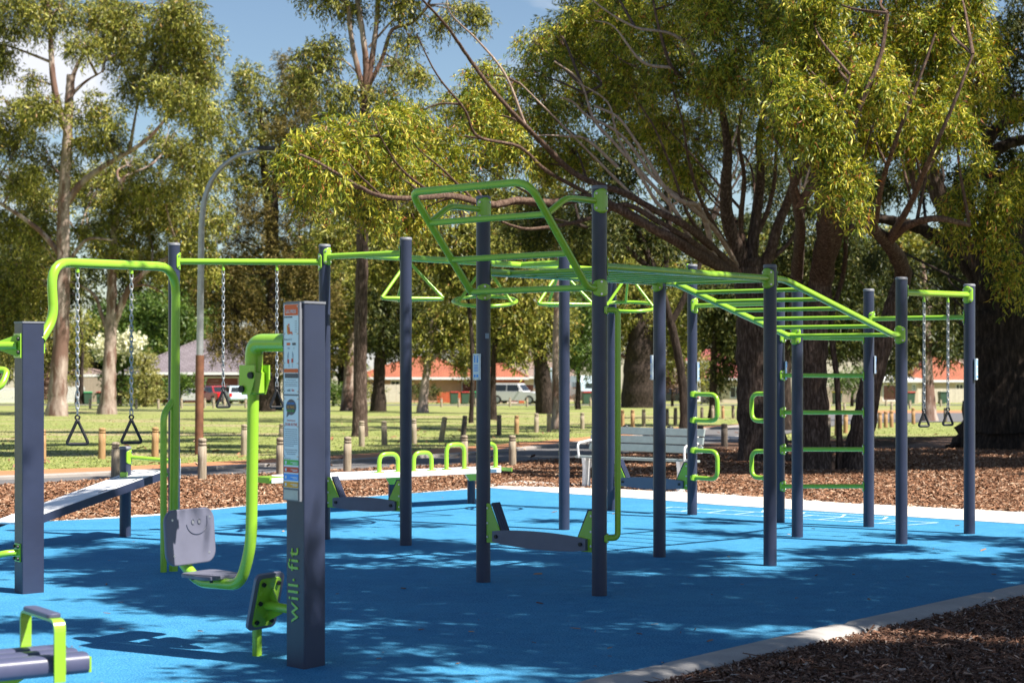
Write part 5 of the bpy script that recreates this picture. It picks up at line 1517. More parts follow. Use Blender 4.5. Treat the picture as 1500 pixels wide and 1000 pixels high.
# ------------------------------------------------------------------ trees
def unit(a): return a / np.maximum(np.linalg.norm(a, axis=-1, keepdims=True), 1e-9)
def foliage(blobs, Yt, dens, L, W, k, droop=0.6, splen=None, shell=0.55, seed=1, gap=0.15, dfac=1.0, aslist=False):
    g = np.random.default_rng(seed); out = []
    splen = splen or L * 2.2
    subs = []
    for b in blobs:
        x, y, rx, ry = b[:4]; dY = b[4] if len(b) > 4 else 0.0; s = (Yt + dY) / F
        subs.append((x, y, rx * 0.70, ry * 0.70, dY))
        for q in range(5):
            dd = g.normal(size=3); dd /= np.linalg.norm(dd); rs = g.uniform(0.34, 0.56)
            subs.append((x + dd[0] * rx * 0.72, y + dd[2] * ry * 0.72, rx * rs, ry * rs, dY + dd[1] * 0.36 * (rx + ry) * s))
    for b in subs:
        x, y, rx, ry = b[:4]; dY = b[4]
        Yb = Yt + dY; s = Yb / F; c = np.array(P(x, y, Yb))
        R = np.array((rx * s, 0.5 * (rx + ry) * s * dfac, ry * s))
        n = max(6, int(PI * rx * ry * dens))
        d = unit(g.normal(size=(n, 3)))
        rad = shell + (1 - shell) * g.random(n) ** 0.7; far_ = g.random(n) < 0.16; rad[far_] *= 1.0 + 0.45 * g.random(far_.sum())
        inner = g.random(n) < 0.25; rad[inner] *= g.random(inner.sum())
        bumpy = 1 + 0.22 * np.sin(d[:, 0] * 5 + x) * np.cos(d[:, 2] * 6 + y) + 0.12 * np.sin(d[:, 1] * 11 + x * 2)
        p = c + d * R * (rad * bumpy)[:, None]
        f = 2.6 / max(R.max(), 0.2)
        nzv = np.sin(p[:, 0] * f * 2 + 1.3 * y) + np.sin(p[:, 2] * f * 2.6 + x) + np.sin(p[:, 1] * f * 2.2 + x + y) + 0.7 * np.sin((p[:, 0] + p[:, 2]) * f * 5)
        keep = nzv > np.quantile(nzv, gap) if n > 20 else np.ones(n, bool)
        p = p[keep]; d = d[keep]; n = len(p)
        axis = unit(d * 0.8 + g.normal(size=(n, 3)) * 0.45 + np.array((0, 0, 0.25 - droop * 0.6)))
        t = (np.arange(k) + g.random((n, k))) / k
        pos = p[:, None, :] + axis[:, None, :] * (t * splen)[..., None] + np.array((0, 0, -1.0)) * (t ** 2 * splen * droop)[..., None] + g.normal(size=(n, k, 3)) * splen * 0.10
        ld_ = unit(axis[:, None, :] * (1 - droop) + np.array((0, 0, -1.0)) * droop + g.normal(size=(n, k, 3)) * (0.42 + 0.5 * (1 - droop)))
        pos = pos.reshape(-1, 3); ld_ = ld_.reshape(-1, 3); m = len(pos)
        sd = unit(np.cross(ld_, g.normal(size=(m, 3)))); nn = np.cross(ld_, sd)
        ll = L * (0.6 + 0.7 * g.random((m, 1))); ww = W * (0.7 + 0.6 * g.random((m, 1)))
        curve = nn * ll * 0.10
        q = np.stack([pos, pos + ld_ * ll * 0.45 + sd * ww * 0.5 + curve, pos + ld_ * ll, pos + ld_ * ll * 0.45 - sd * ww * 0.5 + curve], axis=1)
        out.append(q.reshape(-1, 3))
    v = np.concatenate(out)
    return v
def rough_tube(m, pts, r0, r1, seg=10, amp=0.10, seed=0, flare=0.0):
    pts = [Vector(p) for p in pts]; n = len(pts)
    rr = random.Random(seed)
    lens = [0.0]
    for i in range(1, n): lens.append(lens[-1] + (pts[i] - pts[i - 1]).length)
    T = lens[-1] or 1
    rad = []
    for i in range(n):
        t = lens[i] / T; r = r0 * (1 - t) + r1 * t
        r *= 1 + flare * math.exp(-lens[i] / (r0 * 2.2)) + amp * 0.5 * math.sin(i * 1.9 + seed)
        rad.append(r)
    st = len(m.v); m.tube(pts, rad, seg)
    for i in range(n):
        c = pts[i]
        for k in range(seg):
            j = st + i * seg + k; v = Vector(m.v[j]); w = 1 + amp * math.sin(k * 2 * PI / seg * 3 + seed + i * 0.25) * 0.7 + amp * rr.uniform(-.5, .5) + (flare * 0.4 * math.exp(-lens[i] / (r0 * 1.5)) * math.sin(k * 2 * PI / seg * 5 + seed))
            m.v[j] = tuple(c + (v - c) * w)
    return m
def limb(spec, Yt, n=6, wob=0.0, seed=0):
    """spec: [(x,y[,dY])] -> smooth world points"""
    rr = random.Random(seed); pts = []
    for q in spec:
        dY = q[2] if len(q) > 2 else 0.0
        pts.append(P(q[0], q[1], Yt + dY))
    pts = catmull(pts, n)
    if wob:
        pts = [p + Vector((rr.uniform(-1, 1), rr.uniform(-1, 1), rr.uniform(-1, 1))) * wob if 0 < i < len(pts) - 1 else p for i, p in enumerate(pts)]
    return pts
def tree(name, label, cat, Yt, base, limbs, blobs, leaf, bark='bark_pale', branch=None, dens=0.03, L=0.25, W=0.05, k=12, droop=0.6, seed=1, gap=0.15, twig=(0.05, 0.012), group=None, shell=0.55, dfac=1.0, ntw=4, extra=None, seg=12, dyf=None):
    b = G(*base) if base[1] > 540 else None
    root = empty(name, (P(base[0], base[1], Yt).x, Yt, gz(Yt))); tag(root, label, cat, group)
    allp = []
    s = Yt / F
    for i, (spec, w0, w1) in enumerate([l[:3] for l in limbs]):
        mt = limbs[i][3] if len(limbs[i]) > 3 else (bark if i == 0 else (branch or bark))
        if dyf: spec = [(q[0], q[1], dyf(q[0], q[1], i)) for q in spec]
        pts = limb(spec, Yt, 6, 0.02 * w0 * s, seed + i)
        if i == 0 or spec[0][1] > 590:   # root the trunk in the ground
            pts = [Vector((pts[0].x, pts[0].y, gz(pts[0].y) - 0.25))] + pts
        m = MB(); rough_tube(m, pts, w0 * s / 2, w1 * s / 2, seg if w0 > 8 else 8, 0.10, seed + i, 0.35 if spec[0][1] > 590 else 0.0)
        m.build('trunk' if spec[0][1] > 590 else 'branch', mt, root)
        allp += pts[len(pts) // 4:]
    if blobs:
        tm = MB(); rr = random.Random(seed)
        for bl in blobs:
            dY = bl[4] if len(bl) > 4 else 0.0
            c = P(bl[0], bl[1], Yt + dY)
            a = min(allp, key=lambda q: (q - c).length - 0.35 * (c.z - q.z))
            dist = (a - c).length; rr_ = max(bl[2], bl[3]) * s
            if dist > rr_ * 0.15:
                mid_ = a.lerp(c, 0.5) + Vector((rr.uniform(-1, 1), rr.uniform(-1, 1), rr.uniform(-.4, 1.0))) * dist * 0.13
                pts = catmull([a, mid_, c], 5); rough_tube(tm, pts, twig[0] * (0.6 + 0.4 * min(1, dist / 3)), twig[1], 6, 0.08, seed)
            for _ in range(ntw):
                e = c + Vector((rr.gauss(0, 1), rr.gauss(0, 1), rr.gauss(0, 1) + .3)).normalized() * rr_ * rr.uniform(.6, 1.0)
                mid_ = c.lerp(e, .5) + Vector((0, 0, 0.12 * rr_)); rough_tube(tm, catmull([c.lerp(a, 0.15), mid_, e], 3), twig[1] * 1.3, twig[1] * 0.35, 5, 0.05, seed)
        tag(tm.build('branch', branch or bark, root), kind='stuff')
        v = foliage(blobs, Yt, dens, L, W, k, droop, None, shell, seed, gap, dfac)
        fastmesh('crown', v, 4, leaf, root)
        if extra:
            for bl2, lf2, sd2, kw in extra:
                v = foliage(bl2, Yt, kw.get('dens', dens), kw.get('L', L), kw.get('W', W), k, kw.get('droop', droop), None, shell, sd2, gap, dfac); fastmesh('crown', v, 4, lf2, root)
    return root

# --- left eucalypts
tree('gum_tree', 'tall pale gum tree at the far left with one long limb rising to the right', 'tree', 100, (84, 609),
     [([(84, 609), (86, 560), (90, 480), (92, 400), (93, 310), (96, 250), (99, 200), (101, 150), (104, 110)], 26, 12),
      ([(99, 190), (84, 150), (76, 100), (74, 50), (70, 0)], 11, 6),
      ([(96, 300), (120, 268), (150, 245), (190, 222), (220, 200), (245, 172)], 11, 4),
      ([(104, 120), (118, 85), (140, 60)], 8, 3), ([(93, 380), (60, 340), (20, 310), (-30, 280)], 9, 4),
      ([(104, 140), (125, 120), (150, 105)], 6, 2), ([(92, 400), (110, 370), (130, 350), (165, 352)], 7, 3), ([(190, 222), (195, 190), (200, 160)], 6, 3)],
     [(30, 20, 50, 35), (90, 14, 45, 28), (150, 20, 55, 34, 2), (205, 35, 50, 38), (255, 30, 45, 42, -2), (300, 60, 34, 46), (120, 62, 32, 22, -3), (180, 78, 45, 30, 3), (235, 88, 50, 36), (290, 112, 42, 36, 2), (262, 150, 50, 38, -3), (212, 128, 34, 26), (300, 172, 32, 34),
      (16, 165, 44, 32), (58, 158, 34, 28, -3), (30, 205, 40, 26, 3), (140, 165, 40, 28, -2), (165, 205, 26, 20), (70, 235, 42, 30, 3), (20, 260, 42, 30), (-20, 60, 40, 50), (120, 215, 30, 22), (-40, 200, 50, 60), (45, 115, 16, 10)],
     'leaf_olive', 'bark_pale', None, 0.058, 0.27, 0.060, 12, 0.62, 3, 0.22, (0.09, 0.03), 'tall gums on the lawn', ntw=5)
tree('gum_tree', 'second pale gum at the left, trunk forking low behind the arch', 'tree', 106, (157, 606),
     [([(157, 606), (159, 560), (161, 510), (163, 484), (164, 430), (164, 390), (168, 330), (180, 260)], 22, 8),
      ([(163, 484), (175, 452), (192, 420), (222, 392), (262, 370)], 13, 5), ([(163, 500), (150, 465), (138, 432), (110, 415), (98, 412)], 8, 3),
      ([(192, 420), (215, 418), (240, 430)], 5, 2), ([(164, 400), (150, 370), (120, 360)], 6, 2)],
     [(20, 330, 50, 38), (62, 345, 34, 30, -4), (20, 400, 48, 40), (-10, 470, 40, 40), (50, 440, 36, 30, 3), (190, 290, 46, 32), (235, 262, 44, 32, -3), (262, 300, 40, 32), (215, 340, 48, 30, 2), (160, 322, 36, 28), (275, 350, 30, 24), (125, 345, 30, 24, -3), (282, 235, 40, 30), (250, 210, 36, 26, 3), (300, 275, 30, 30, 3), (175, 372, 36, 18), (210, 388, 34, 14, 3), (70, 300, 36, 24, 2), (310, 320, 26, 28), (255, 392, 22, 14), (140, 280, 34, 28, 4), (222, 305, 36, 30, 6), (300, 390, 24, 20), (150, 255, 34, 24, 5), (190, 240, 30, 22, 5), (110, 275, 28, 22, 6), (225, 375, 28, 18, 5), (290, 330, 26, 26, 5), (40, 280, 40, 26, 6), (90, 380, 24, 22, 6), (310, 250, 24, 26, 5)],
     'leaf_olive', 'bark_pale', None, 0.058, 0.27, 0.062, 12, 0.62, 5, 0.20, (0.09, 0.03), 'tall gums on the lawn', ntw=5)
# --- eucalypt against the sky and the brown casuarina under it
tree('gum_tree', 'grey green gum whose thin top stands against the sky right of the lamp', 'tree', 125, (397, 600),
     [([(397, 602), (398, 540), (402, 460), (398, 380), (392, 300), (385, 220), (380, 150)], 24, 8, 'bark_dark')],
     [(370, 115, 34, 26), (352, 160, 22, 34), (392, 165, 36, 40), (362, 215, 34, 34), (400, 225, 36, 34), (430, 150, 28, 40), (350, 268, 26, 28), (345, 235, 20, 22), (385, 275, 36, 26)],
     'leaf_olive', 'bark_dark', None, 0.05, 0.26, 0.07, 12, 0.6, 7, 0.2, (0.08, 0.03))
tree('casuarina_tree', 'dense brown green needle leaved tree behind the lamp post', 'tree', 118, (392, 601),
     [([(390, 601), (392, 560), (396, 480), (400, 400), (402, 320), (405, 250)], 22, 8, 'bark_dark'), ([(396, 500), (370, 470), (345, 455)], 9, 4), ([(400, 420), (430, 390), (450, 370)], 8, 4)],
     [(430, 110, 34, 30), (450, 160, 40, 40), (420, 200, 34, 36), (455, 230, 36, 40), (415, 270, 38, 36), (365, 310, 36, 32), (400, 340, 42, 38), (345, 352, 32, 28), (440, 320, 36, 34), (330, 400, 32, 32), (370, 400, 42, 38), (420, 400, 40, 38), (460, 380, 34, 40), (345, 450, 40, 36), (390, 465, 44, 38), (440, 470, 40, 40), (470, 440, 34, 40), (360, 505, 40, 30), (410, 520, 36, 34), (460, 520, 32, 36), (322, 490, 26, 34), (300, 430, 26, 26), (470, 290, 30, 36)],
     'leaf_brown', 'bark_dark', None, 0.055, 0.24, 0.050, 12, 0.15, 9, 0.12, (0.10, 0.03), shell=0.35)
# --- tall gum with its bare forked top in the middle (crown goes on above the picture; unseen clumps added to shade the lawn)
rr = random.Random(4); hi = []
for i in range(30):  # each clump sits up the sun's ray from a lawn spot to darken
    tx, ty, h = rr.uniform(-15, 1), rr.uniform(41, 60), rr.uniform(13.5, 18)
    X, Yq = tx + SUN_H.x * h / math.tan(SUN_EL), ty + SUN_H.y * h / math.tan(SUN_EL)
    px, py = 750 + X / Yq * F, HY - (h - H) / Yq * F; r = rr.uniform(0.9, 1.5) / Yq * F
    if py + r < -15: hi.append((px, py, r * 1.2, r * 0.6, Yq - 58))
tree('gum_tree', 'tall slim gum with smooth pinkish forked top rising out of the picture', 'tree', 58, (526, 640),
     [([(526, 640), (527, 600), (528, 520), (530, 430), (531, 330), (533, 230), (535, 140)], 21, 15, 'bark_rough'),
      ([(535, 145), (524, 100), (514, 50), (508, -20)], 9, 6, 'bark_pale'), ([(535, 150), (536, 90), (530, 40), (520, -20)], 10, 7, 'bark_pale'), ([(537, 140), (546, 80), (552, 30), (556, -30)], 9, 6, 'bark_pale'),
      ([(538, 130), (560, 85), (574, 45), (600, 35), (622, 15), (634, -10)], 7, 4, 'bark_pale'), ([(534, 120), (505, 90), (470, 84), (445, 82)], 3, 1.5, 'bark_pale'), ([(540, 70), (575, 30), (600, 5)], 4, 2, 'bark_pale')],
     [(480, 62, 30, 16), (455, 78, 24, 14), (505, 8, 34, 14), (470, -5, 40, 12), (590, 12, 34, 14), (640, 30, 14, 14), (672, 12, 36, 14), (700, 22, 18, 12), (600, 60, 20, 12), (560, -10, 40, 18), (470, 110, 38, 26), (505, 130, 36, 22), (585, 95, 36, 16, 3), (560, 135, 30, 20), (495, 165, 34, 20, 2), (610, 110, 26, 12), (470, -70, 60, 34), (560, -90, 60, 36), (640, -60, 50, 30), (520, -140, 60, 40), (600, -150, 60, 40), (440, -120, 40, 34)],
     'leaf_olive', 'bark_rough', 'bark_pale', 0.05, 0.19, 0.036, 12, 0.7, 13, 0.3, (0.035, 0.012), 'tall gums on the lawn', ntw=6, extra=[(hi, 'leaf_olive', 17, dict(dens=0.02, L=0.24, W=0.07))])
# --- trees of the middle distance
def mid(name, label, Y, base, w, top, blobs, leaf, seed, bark='bark_dark', limbs=None, **kw):
    l = [([base, (base[0] + (top[0] - base[0]) * .4, base[1] + (top[1] - base[1]) * .4), (base[0] + (top[0] - base[0]) * .75 + 3, base[1] + (top[1] - base[1]) * .75), top], w, w * 0.4)]
    d = dict(dens=0.050, L=0.28, W=0.075, k=11, droop=0.6, gap=0.15, twig=(0.08, 0.03)); d.update(kw)
    return tree(name, label, 'tree', Y, base, l + (limbs or []), blobs, leaf, bark, None, seed=seed, **d)
mid('gum_tree', 'pale trunked gum just left of the dark slim trunk', 122, (509, 598), 18, (518, 400), [(500, 420, 34, 34), (485, 470, 26, 34), (520, 450, 30, 36), (498, 510, 20, 26), (540, 420, 30, 30), (470, 400, 30, 30)], 'leaf_olive', 21, 'bark_pale')
mid('dark_tree', 'dark trunked tree with hanging foliage left of the round post', 118, (555, 600), 20, (560, 400), [(555, 470, 36, 40), (580, 440, 34, 36), (600, 490, 36, 34), (575, 512, 30, 16), (625, 455, 36, 36), (545, 425, 34, 30), (640, 420, 40, 30)], 'leaf_dark', 23)
mid('gum_tree', 'short pale leaning gum in front of the orange roof', 112, (619, 598), 15, (632, 470), [(640, 480, 34, 34), (615, 500, 26, 24), (665, 508, 26, 20), (680, 470, 34, 34), (660, 440, 40, 26), (674, 540, 10, 12)], 'leaf_olive', 25, 'bark_pale', limbs=[([(628, 530), (650, 515), (668, 522)], 6, 3)])
mid('slim_tree', 'slim dark trunk directly behind the front left ladder post', 88, (722, 616), 11, (724, 430), [(745, 480, 26, 30), (735, 440, 34, 30), (755, 512, 14, 14), (770, 450, 30, 26), (712, 400, 30, 24)], 'leaf_olive', 27)
mid('gum_tree', 'forked dark tree beside the pinkish slim trunk', 108, (803, 603), 28, (778, 430), [(790, 450, 38, 34), (800, 500, 26, 26), (770, 480, 30, 28), (765, 400, 40, 34), (755, 522, 10, 8), (820, 470, 26, 34), (740, 400, 30, 26), (800, 400, 30, 30)], 'leaf_olive', 29, limbs=[([(800, 575), (795, 540), (790, 500), (795, 450)], 16, 8)])
mid('slim_tree', 'slender straight trunk with pink tinge left of the middle round post', 68, (814, 627), 12, (812, 330), [(800, 330, 30, 26), (826, 300, 30, 26), (780, 300, 26, 20)], 'leaf_olive', 31, 'bark_pale', L=0.2, W=0.045)
mid('leafy_tree', 'bright leafed bushy tree above the pale caravan', 130, (846, 597), 8, (850, 450), [(848, 500, 34, 44), (860, 460, 34, 34), (838, 520, 24, 14), (872, 520, 24, 34), (850, 420, 30, 30)], 'leaf_mid', 33)
mid('huge_tree', 'huge dark trunk in deep shade behind the park bench', 140, (940, 590), 62, (935, 440), [(915, 440, 44, 40), (960, 450, 44, 44), (1000, 470, 40, 50), (900, 480, 26, 26), (985, 520, 26, 26), (1015, 430, 40, 44), (940, 400, 50, 34), (1020, 540, 24, 26), (910, 505, 20, 16)], 'leaf_olive', 35, limbs=[([(945, 540), (905, 518), (890, 522)], 8, 4, 'bark_pale'), ([(940, 520), (965, 480), (1000, 460)], 18, 8)])
mid('slim_tree', 'slim dark trunk between the D handles and the red roofed house', 92, (1045, 613), 13, (1046, 400), [(1050, 470, 34, 34), (1075, 500, 26, 34), (1030, 440, 34, 34), (1080, 440, 36, 40), (1062, 530, 20, 26), (1100, 500, 20, 40)], 'leaf_dark', 37)
mid('gum_tree', 'straight grey trunk seen behind the right hand triangle grips', 84, (1362, 622), 20, (1350, 380), [(1335, 470, 24, 26), (1325, 500, 22, 26), (1385, 500, 18, 26), (1345, 430, 30, 26), (1390, 440, 24, 20), (1316, 530, 16, 14), (1305, 440, 30, 30)], 'leaf_dark', 39, 'bark_pale', dens=0.04)
mid('young_tree', 'small bright green tree before the tan fence panels', 150, (1248, 590), 6, (1250, 560), [(1248, 555, 30, 16), (1262, 545, 20, 12), (1236, 562, 14, 10)], 'leaf_mid', 41)
mid('leafy_shrub', 'loose reddish grey shrub right of the huge dark trunk', 150, (985, 590), 5, (985, 550), [(985, 540, 26, 22), (1000, 560, 20, 16), (968, 555, 14, 16)], 'leaf_pink', 43, droop=0.2)
mid('leafy_shrub', 'dark rounded bush against the orange roofed house', 176, (615, 590), 5, (615, 570), [(615, 573, 24, 15), (636, 578, 10, 10)], 'leaf_dark', 45, droop=0.2)
mid('flowering_shrub', 'round green shrub covered with white flowers left of the brick house', 150, (175, 594), 8, (178, 530), [(170, 520, 26, 20), (200, 520, 22, 20), (150, 510, 14, 14), (185, 500, 20, 12), (170, 555, 24, 34), (200, 560, 20, 28)], 'leaf_mid', 47, droop=0.2, extra=[([(165, 512, 26, 16, -2), (198, 512, 24, 18, -2), (150, 508, 12, 12, -2), (185, 498, 20, 10, -2)], 'petal', 5, dict(dens=0.02, L=0.3, W=0.22, droop=0.1))])
mid('golden_shrub', 'large golden olive shrub in front of the white flowering one', 146, (212, 596), 8, (212, 560), [(212, 545, 24, 24), (220, 575, 22, 20), (203, 575, 20, 22), (214, 525, 14, 12)], 'leaf_yellow', 49, droop=0.2, L=0.22, W=0.09)
mid('golden_shrub', 'pale yellow bush between the two left gum trunks above the fence', 172, (112, 594), 6, (112, 560), [(108, 520, 16, 34), (122, 530, 12, 22), (100, 545, 10, 14)], 'leaf_yellow', 51, droop=0.5)
mid('young_tree', 'small bright green frangipani shrub before the brick house', 158, (262, 594), 4, (262, 575), [(246, 568, 14, 10), (272, 564, 18, 10), (258, 560, 14, 8), (240, 575, 8, 8)], 'leaf_mid', 53, droop=0.1, L=0.34, W=0.13)
mid('leafy_shrub', 'reddish brown bush beside the leftmost gum trunk', 168, (62, 592), 5, (62, 570), [(62, 570, 12, 22), (66, 555, 8, 12)], 'leaf_pink', 55, droop=0.1)
mid('leafy_shrub', 'low green bushes beside the pale trunk left of the round post', 150, (488, 593), 5, (488, 580), [(486, 583, 16, 9), (478, 560, 12, 16), (498, 575, 12, 10)], 'leaf_mid', 57, droop=0.1)
mid('leafy_shrub', 'olive shrub half hiding the left end of the orange tiled house', 170, (545, 592), 5, (545, 560), [(538, 560, 14, 22), (550, 575, 10, 12)], 'leaf_olive', 63, droop=0.3)
mid('leafy_shrub', 'dark bush in front of the red roofed house, left of its window', 165, (1046, 593), 5, (1046, 560), [(1052, 560, 12, 20), (1040, 575, 12, 14), (1062, 548, 10, 12)], 'leaf_dark', 65, droop=0.3)
mid('young_tree', 'small olive tree before the garage, left of the straight grey trunk', 160, (1322, 593), 5, (1322, 540), [(1318, 535, 16, 18), (1330, 520, 14, 16), (1308, 548, 10, 12)], 'leaf_olive', 67, droop=0.4)
mid('leafy_shrub', 'dark bush beside the brick house end, right of the wagon', 172, (385, 592), 5, (385, 560), [(380, 560, 14, 22), (372, 575, 8, 14), (412, 560, 12, 20)], 'leaf_dark', 69, droop=0.3)
# weeping tree and palms behind the arch
mid('weeping_tree', 'wispy drooping olive tree behind the leftmost trunk', 170, (120, 592), 8, (118, 480), [(60, 500, 40, 34), (110, 480, 34, 34), (30, 520, 40, 30), (80, 540, 26, 18), (20, 470, 40, 30)], 'leaf_olive', 59, droop=0.85)
mid('backdrop_tree', 'rounded green tree rising behind the brick house roof', 215, (215, 592), 10, (215, 470), [(190, 470, 40, 26), (225, 480, 40, 26), (250, 455, 40, 26), (165, 455, 34, 20), (290, 470, 40, 30), (215, 440, 34, 22)], 'leaf_mid', 61, dens=0.04, L=0.5, W=0.2)
# far belt of trees, one thing each
bx_ = [(-40, 430, 70), (40, 400, 60), (110, 440, 50), (200, 430, 50), (270, 420, 50), (340, 440, 60), (430, 420, 60), (500, 400, 60), (560, 350, 64), (640, 360, 64), (700, 420, 60), (770, 370, 66), (840, 380, 60), (900, 360, 66), (980, 380, 66), (1060, 380, 66), (1130, 400, 66), (1200, 380, 60), (1270, 420, 60), (1330, 380, 60), (1400, 400, 60), (1470, 380, 66), (1540, 400, 60)]
beltlab = ['off the left edge', 'behind the leftmost trunk', 'low down between the two left trunks', 'behind the chains of the arch', 'above the brick house roof', 'behind the lamp post', 'behind the needle leaved tree', 'behind the sign post', 'behind the slim central gum', 'behind the leaning climbing frame', 'behind the front left ladder post', 'behind the middle round post', 'above the caravan', 'behind the front right ladder post', 'over the park bench', 'over the red roofed house', 'behind the big multi trunk tree', 'behind the forked trunk', 'between the leaning trunks', 'behind the right grips', 'behind the rightmost post', 'behind the massive right trunk', 'off the right edge']
for i, (x, y, r) in enumerate(bx_):
    Yb = 214 + (i * 37) % 40
    rr = random.Random(i)
    bl = []
    for j in range(12):
        bl.append((x + rr.uniform(-r * .75, r * .75), y + rr.uniform(-50, 130), rr.uniform(30, 46), rr.uniform(26, 40), rr.uniform(-6, 6)))
    mid('backdrop_tree', 'tree of the distant dark green belt, ' + beltlab[i], Yb, (x, 589), 14, (x + 5, y + 10), bl, ['leaf_dark', 'leaf_olive', 'leaf_dark'][i % 3], 100 + i, dens=0.026, L=0.62, W=0.26, k=10, gap=0.05, group='distant belt of trees behind the park', ntw=2, twig=(0.12, 0.05))

# --- the near spreading tree on the right: two trunks, long left limbs, golden hanging leaves
YR = 34
BR = 'bark_branch'
tree('spreading_tree', 'big rough barked tree with long limbs reaching left over the rig and golden hanging leaves', 'tree', YR + 4, (1108, 668),
     [([(1116, 672), (1111, 600), (1106, 520), (1101, 450), (1096, 405), (1094, 380)], 62, 40, 'bark_rough'),
      ([(1092, 400), (1078, 360), (1066, 320), (1064, 270), (1066, 220), (1058, 165), (1050, 140)], 24, 8, 'bark_rough'),
      ([(1100, 400), (1104, 350), (1110, 300), (1114, 250), (1112, 205), (1120, 150)], 20, 7, 'bark_rough'),
      ([(1106, 410), (1128, 370), (1140, 330), (1152, 300), (1170, 255), (1200, 225), (1240, 190), (1262, 130)], 18, 5),
      ([(1060, 160), (1020, 130), (985, 100), (965, 40), (955, -10)], 8, 3),
      ([(1096, 408), (1060, 390), (1044, 370), (1035, 330), (1022, 302), (1000, 296), (975, 276), (955, 245), (930, 205), (905, 172), (870, 155)], 10, 3, 'bark_dead'),
      ([(1090, 408), (1040, 360), (1000, 328), (960, 308), (915, 283), (880, 272), (840, 253), (800, 215), (760, 175), (720, 130), (690, 90), (655, 40), (610, -10)], 13, 2.5, BR),
      ([(1088, 410), (1030, 378), (985, 350), (940, 325), (900, 303), (860, 290), (810, 297), (760, 294), (720, 300), (660, 287), (610, 290), (560, 288), (520, 270), (470, 240), (438, 226)], 17, 2.5, BR),
      ([(1084, 408), (1010, 352), (960, 322), (915, 300), (870, 318), (820, 330), (770, 335), (735, 325)], 12, 3, BR),
      ([(1080, 410), (1020, 362), (990, 310), (950, 265), (900, 210), (870, 175), (850, 120), (812, 90)], 9, 2, 'bark_dead'), ([(905, 245), (860, 205), (830, 200), (800, 198), (780, 200)], 5, 1.5, 'bark_dead'),
      ([(1086, 400), (1050, 340), (1008, 300), (960, 262), (925, 215), (900, 190), (860, 170), (840, 150), (822, 143)], 8, 2.5, 'bark_dead'), ([(1000, 330), (965, 300), (940, 260), (905, 200), (890, 150), (845, 120)], 6, 1.5, 'bark_dead'),
      ([(980, 340), (930, 290), (880, 240), (830, 190), (790, 150), (760, 120)], 5, 1.5, 'bark_dead'), ([(1060, 385), (1010, 318), (985, 250), (960, 190), (935, 150)], 7, 2, BR), ([(1070, 370), (1030, 300), (1010, 240), (1000, 180), (985, 130)], 8, 2, BR),
      ([(1088, 380), (1120, 320), (1134, 270), (1138, 210), (1150, 160)], 9, 3, BR), ([(1096, 390), (1085, 330), (1090, 260), (1082, 200), (1090, 140)], 10, 3, BR), ([(1108, 400), (1160, 350), (1180, 300), (1188, 250)], 8, 3, BR),
      ([(770, 185), (740, 110), (700, 60), (660, 20), (655, -10)], 4, 1.5, 'bark_dead'), ([(860, 283), (800, 250), (760, 215), (700, 200), (680, 160), (640, 110), (610, 50)], 6, 1.5, BR),
      ([(700, 300), (650, 250), (610, 215), (590, 180)], 4, 1.2, BR), ([(640, 288), (590, 250), (560, 205), (545, 170)], 4, 1.2, BR), ([(560, 288), (520, 250), (490, 210), (480, 190)], 3, 1, BR),
      ([(1060, 160), (1000, 60), (930, 40), (880, 10), (850, -20)], 6, 2, 'bark_dead'), ([(985, 100), (940, 90), (900, 40), (870, 30)], 5, 1.6, 'bark_dead')],
     [(432, 232, 26, 34, -9), (470, 225, 40, 44, -9), (515, 205, 44, 40, -8), (455, 280, 30, 24, -8), (505, 262, 46, 38, -7), (560, 190, 44, 44, -7), (560, 248, 46, 36, -6), (610, 230, 46, 44, -5), (600, 170, 38, 30, -5), (655, 205, 44, 40, -4), (650, 262, 44, 28, -4), (540, 306, 40, 22, -6), (600, 318, 44, 22, -5),
      (700, 165, 46, 44, -3), (745, 205, 44, 40, -3), (700, 240, 40, 34, -2), (745, 130, 44, 40, -2), (800, 165, 44, 44, -2), (790, 110, 40, 40, -1), (840, 220, 40, 36, -1), (850, 150, 40, 44, 0), (790, 240, 36, 30, -2), (840, 85, 40, 36, 1), (700, 110, 34, 20, -3),
      (900, 60, 40, 44, 0), (915, 130, 40, 44, 0), (960, 40, 44, 44, -1), (960, 170, 40, 44, 2), (1000, 110, 44, 44, -2), (1010, 190, 40, 40, 3), (1040, 40, 44, 40, -3), (1090, 70, 40, 44, -3), (1050, 110, 40, 36, -3), (1100, 140, 36, 36, -3), (985, 240, 34, 30, 3), (1020, 250, 34, 34, 2), (860, 20, 40, 36, 1), (905, 0, 44, 34, 0), (820, 55, 30, 26, 1), (780, 60, 22, 18, 1), (1000, -10, 50, 36, -2), (1080, 0, 50, 36, -3), (1140, 40, 44, 40, -3), (1130, 190, 30, 34, -2), (920, 200, 36, 30, 3)],
     'leaf_gold', 'bark_rough', BR, 0.034, 0.125, 0.022, 14, 0.66, 71, 0.20, (0.035, 0.008), ntw=9, seg=16, shell=0.4,
     dyf=lambda x, y, i: 0 if i == 0 else float(np.interp(x, [430, 560, 700, 850, 1000, 1085], [-10.2, -8.0, -4.6, -2.6, -2.4, 0])) + (-1.2 if 1040 < x and y < 300 else 0) * min(1, (300 - y) / 100))
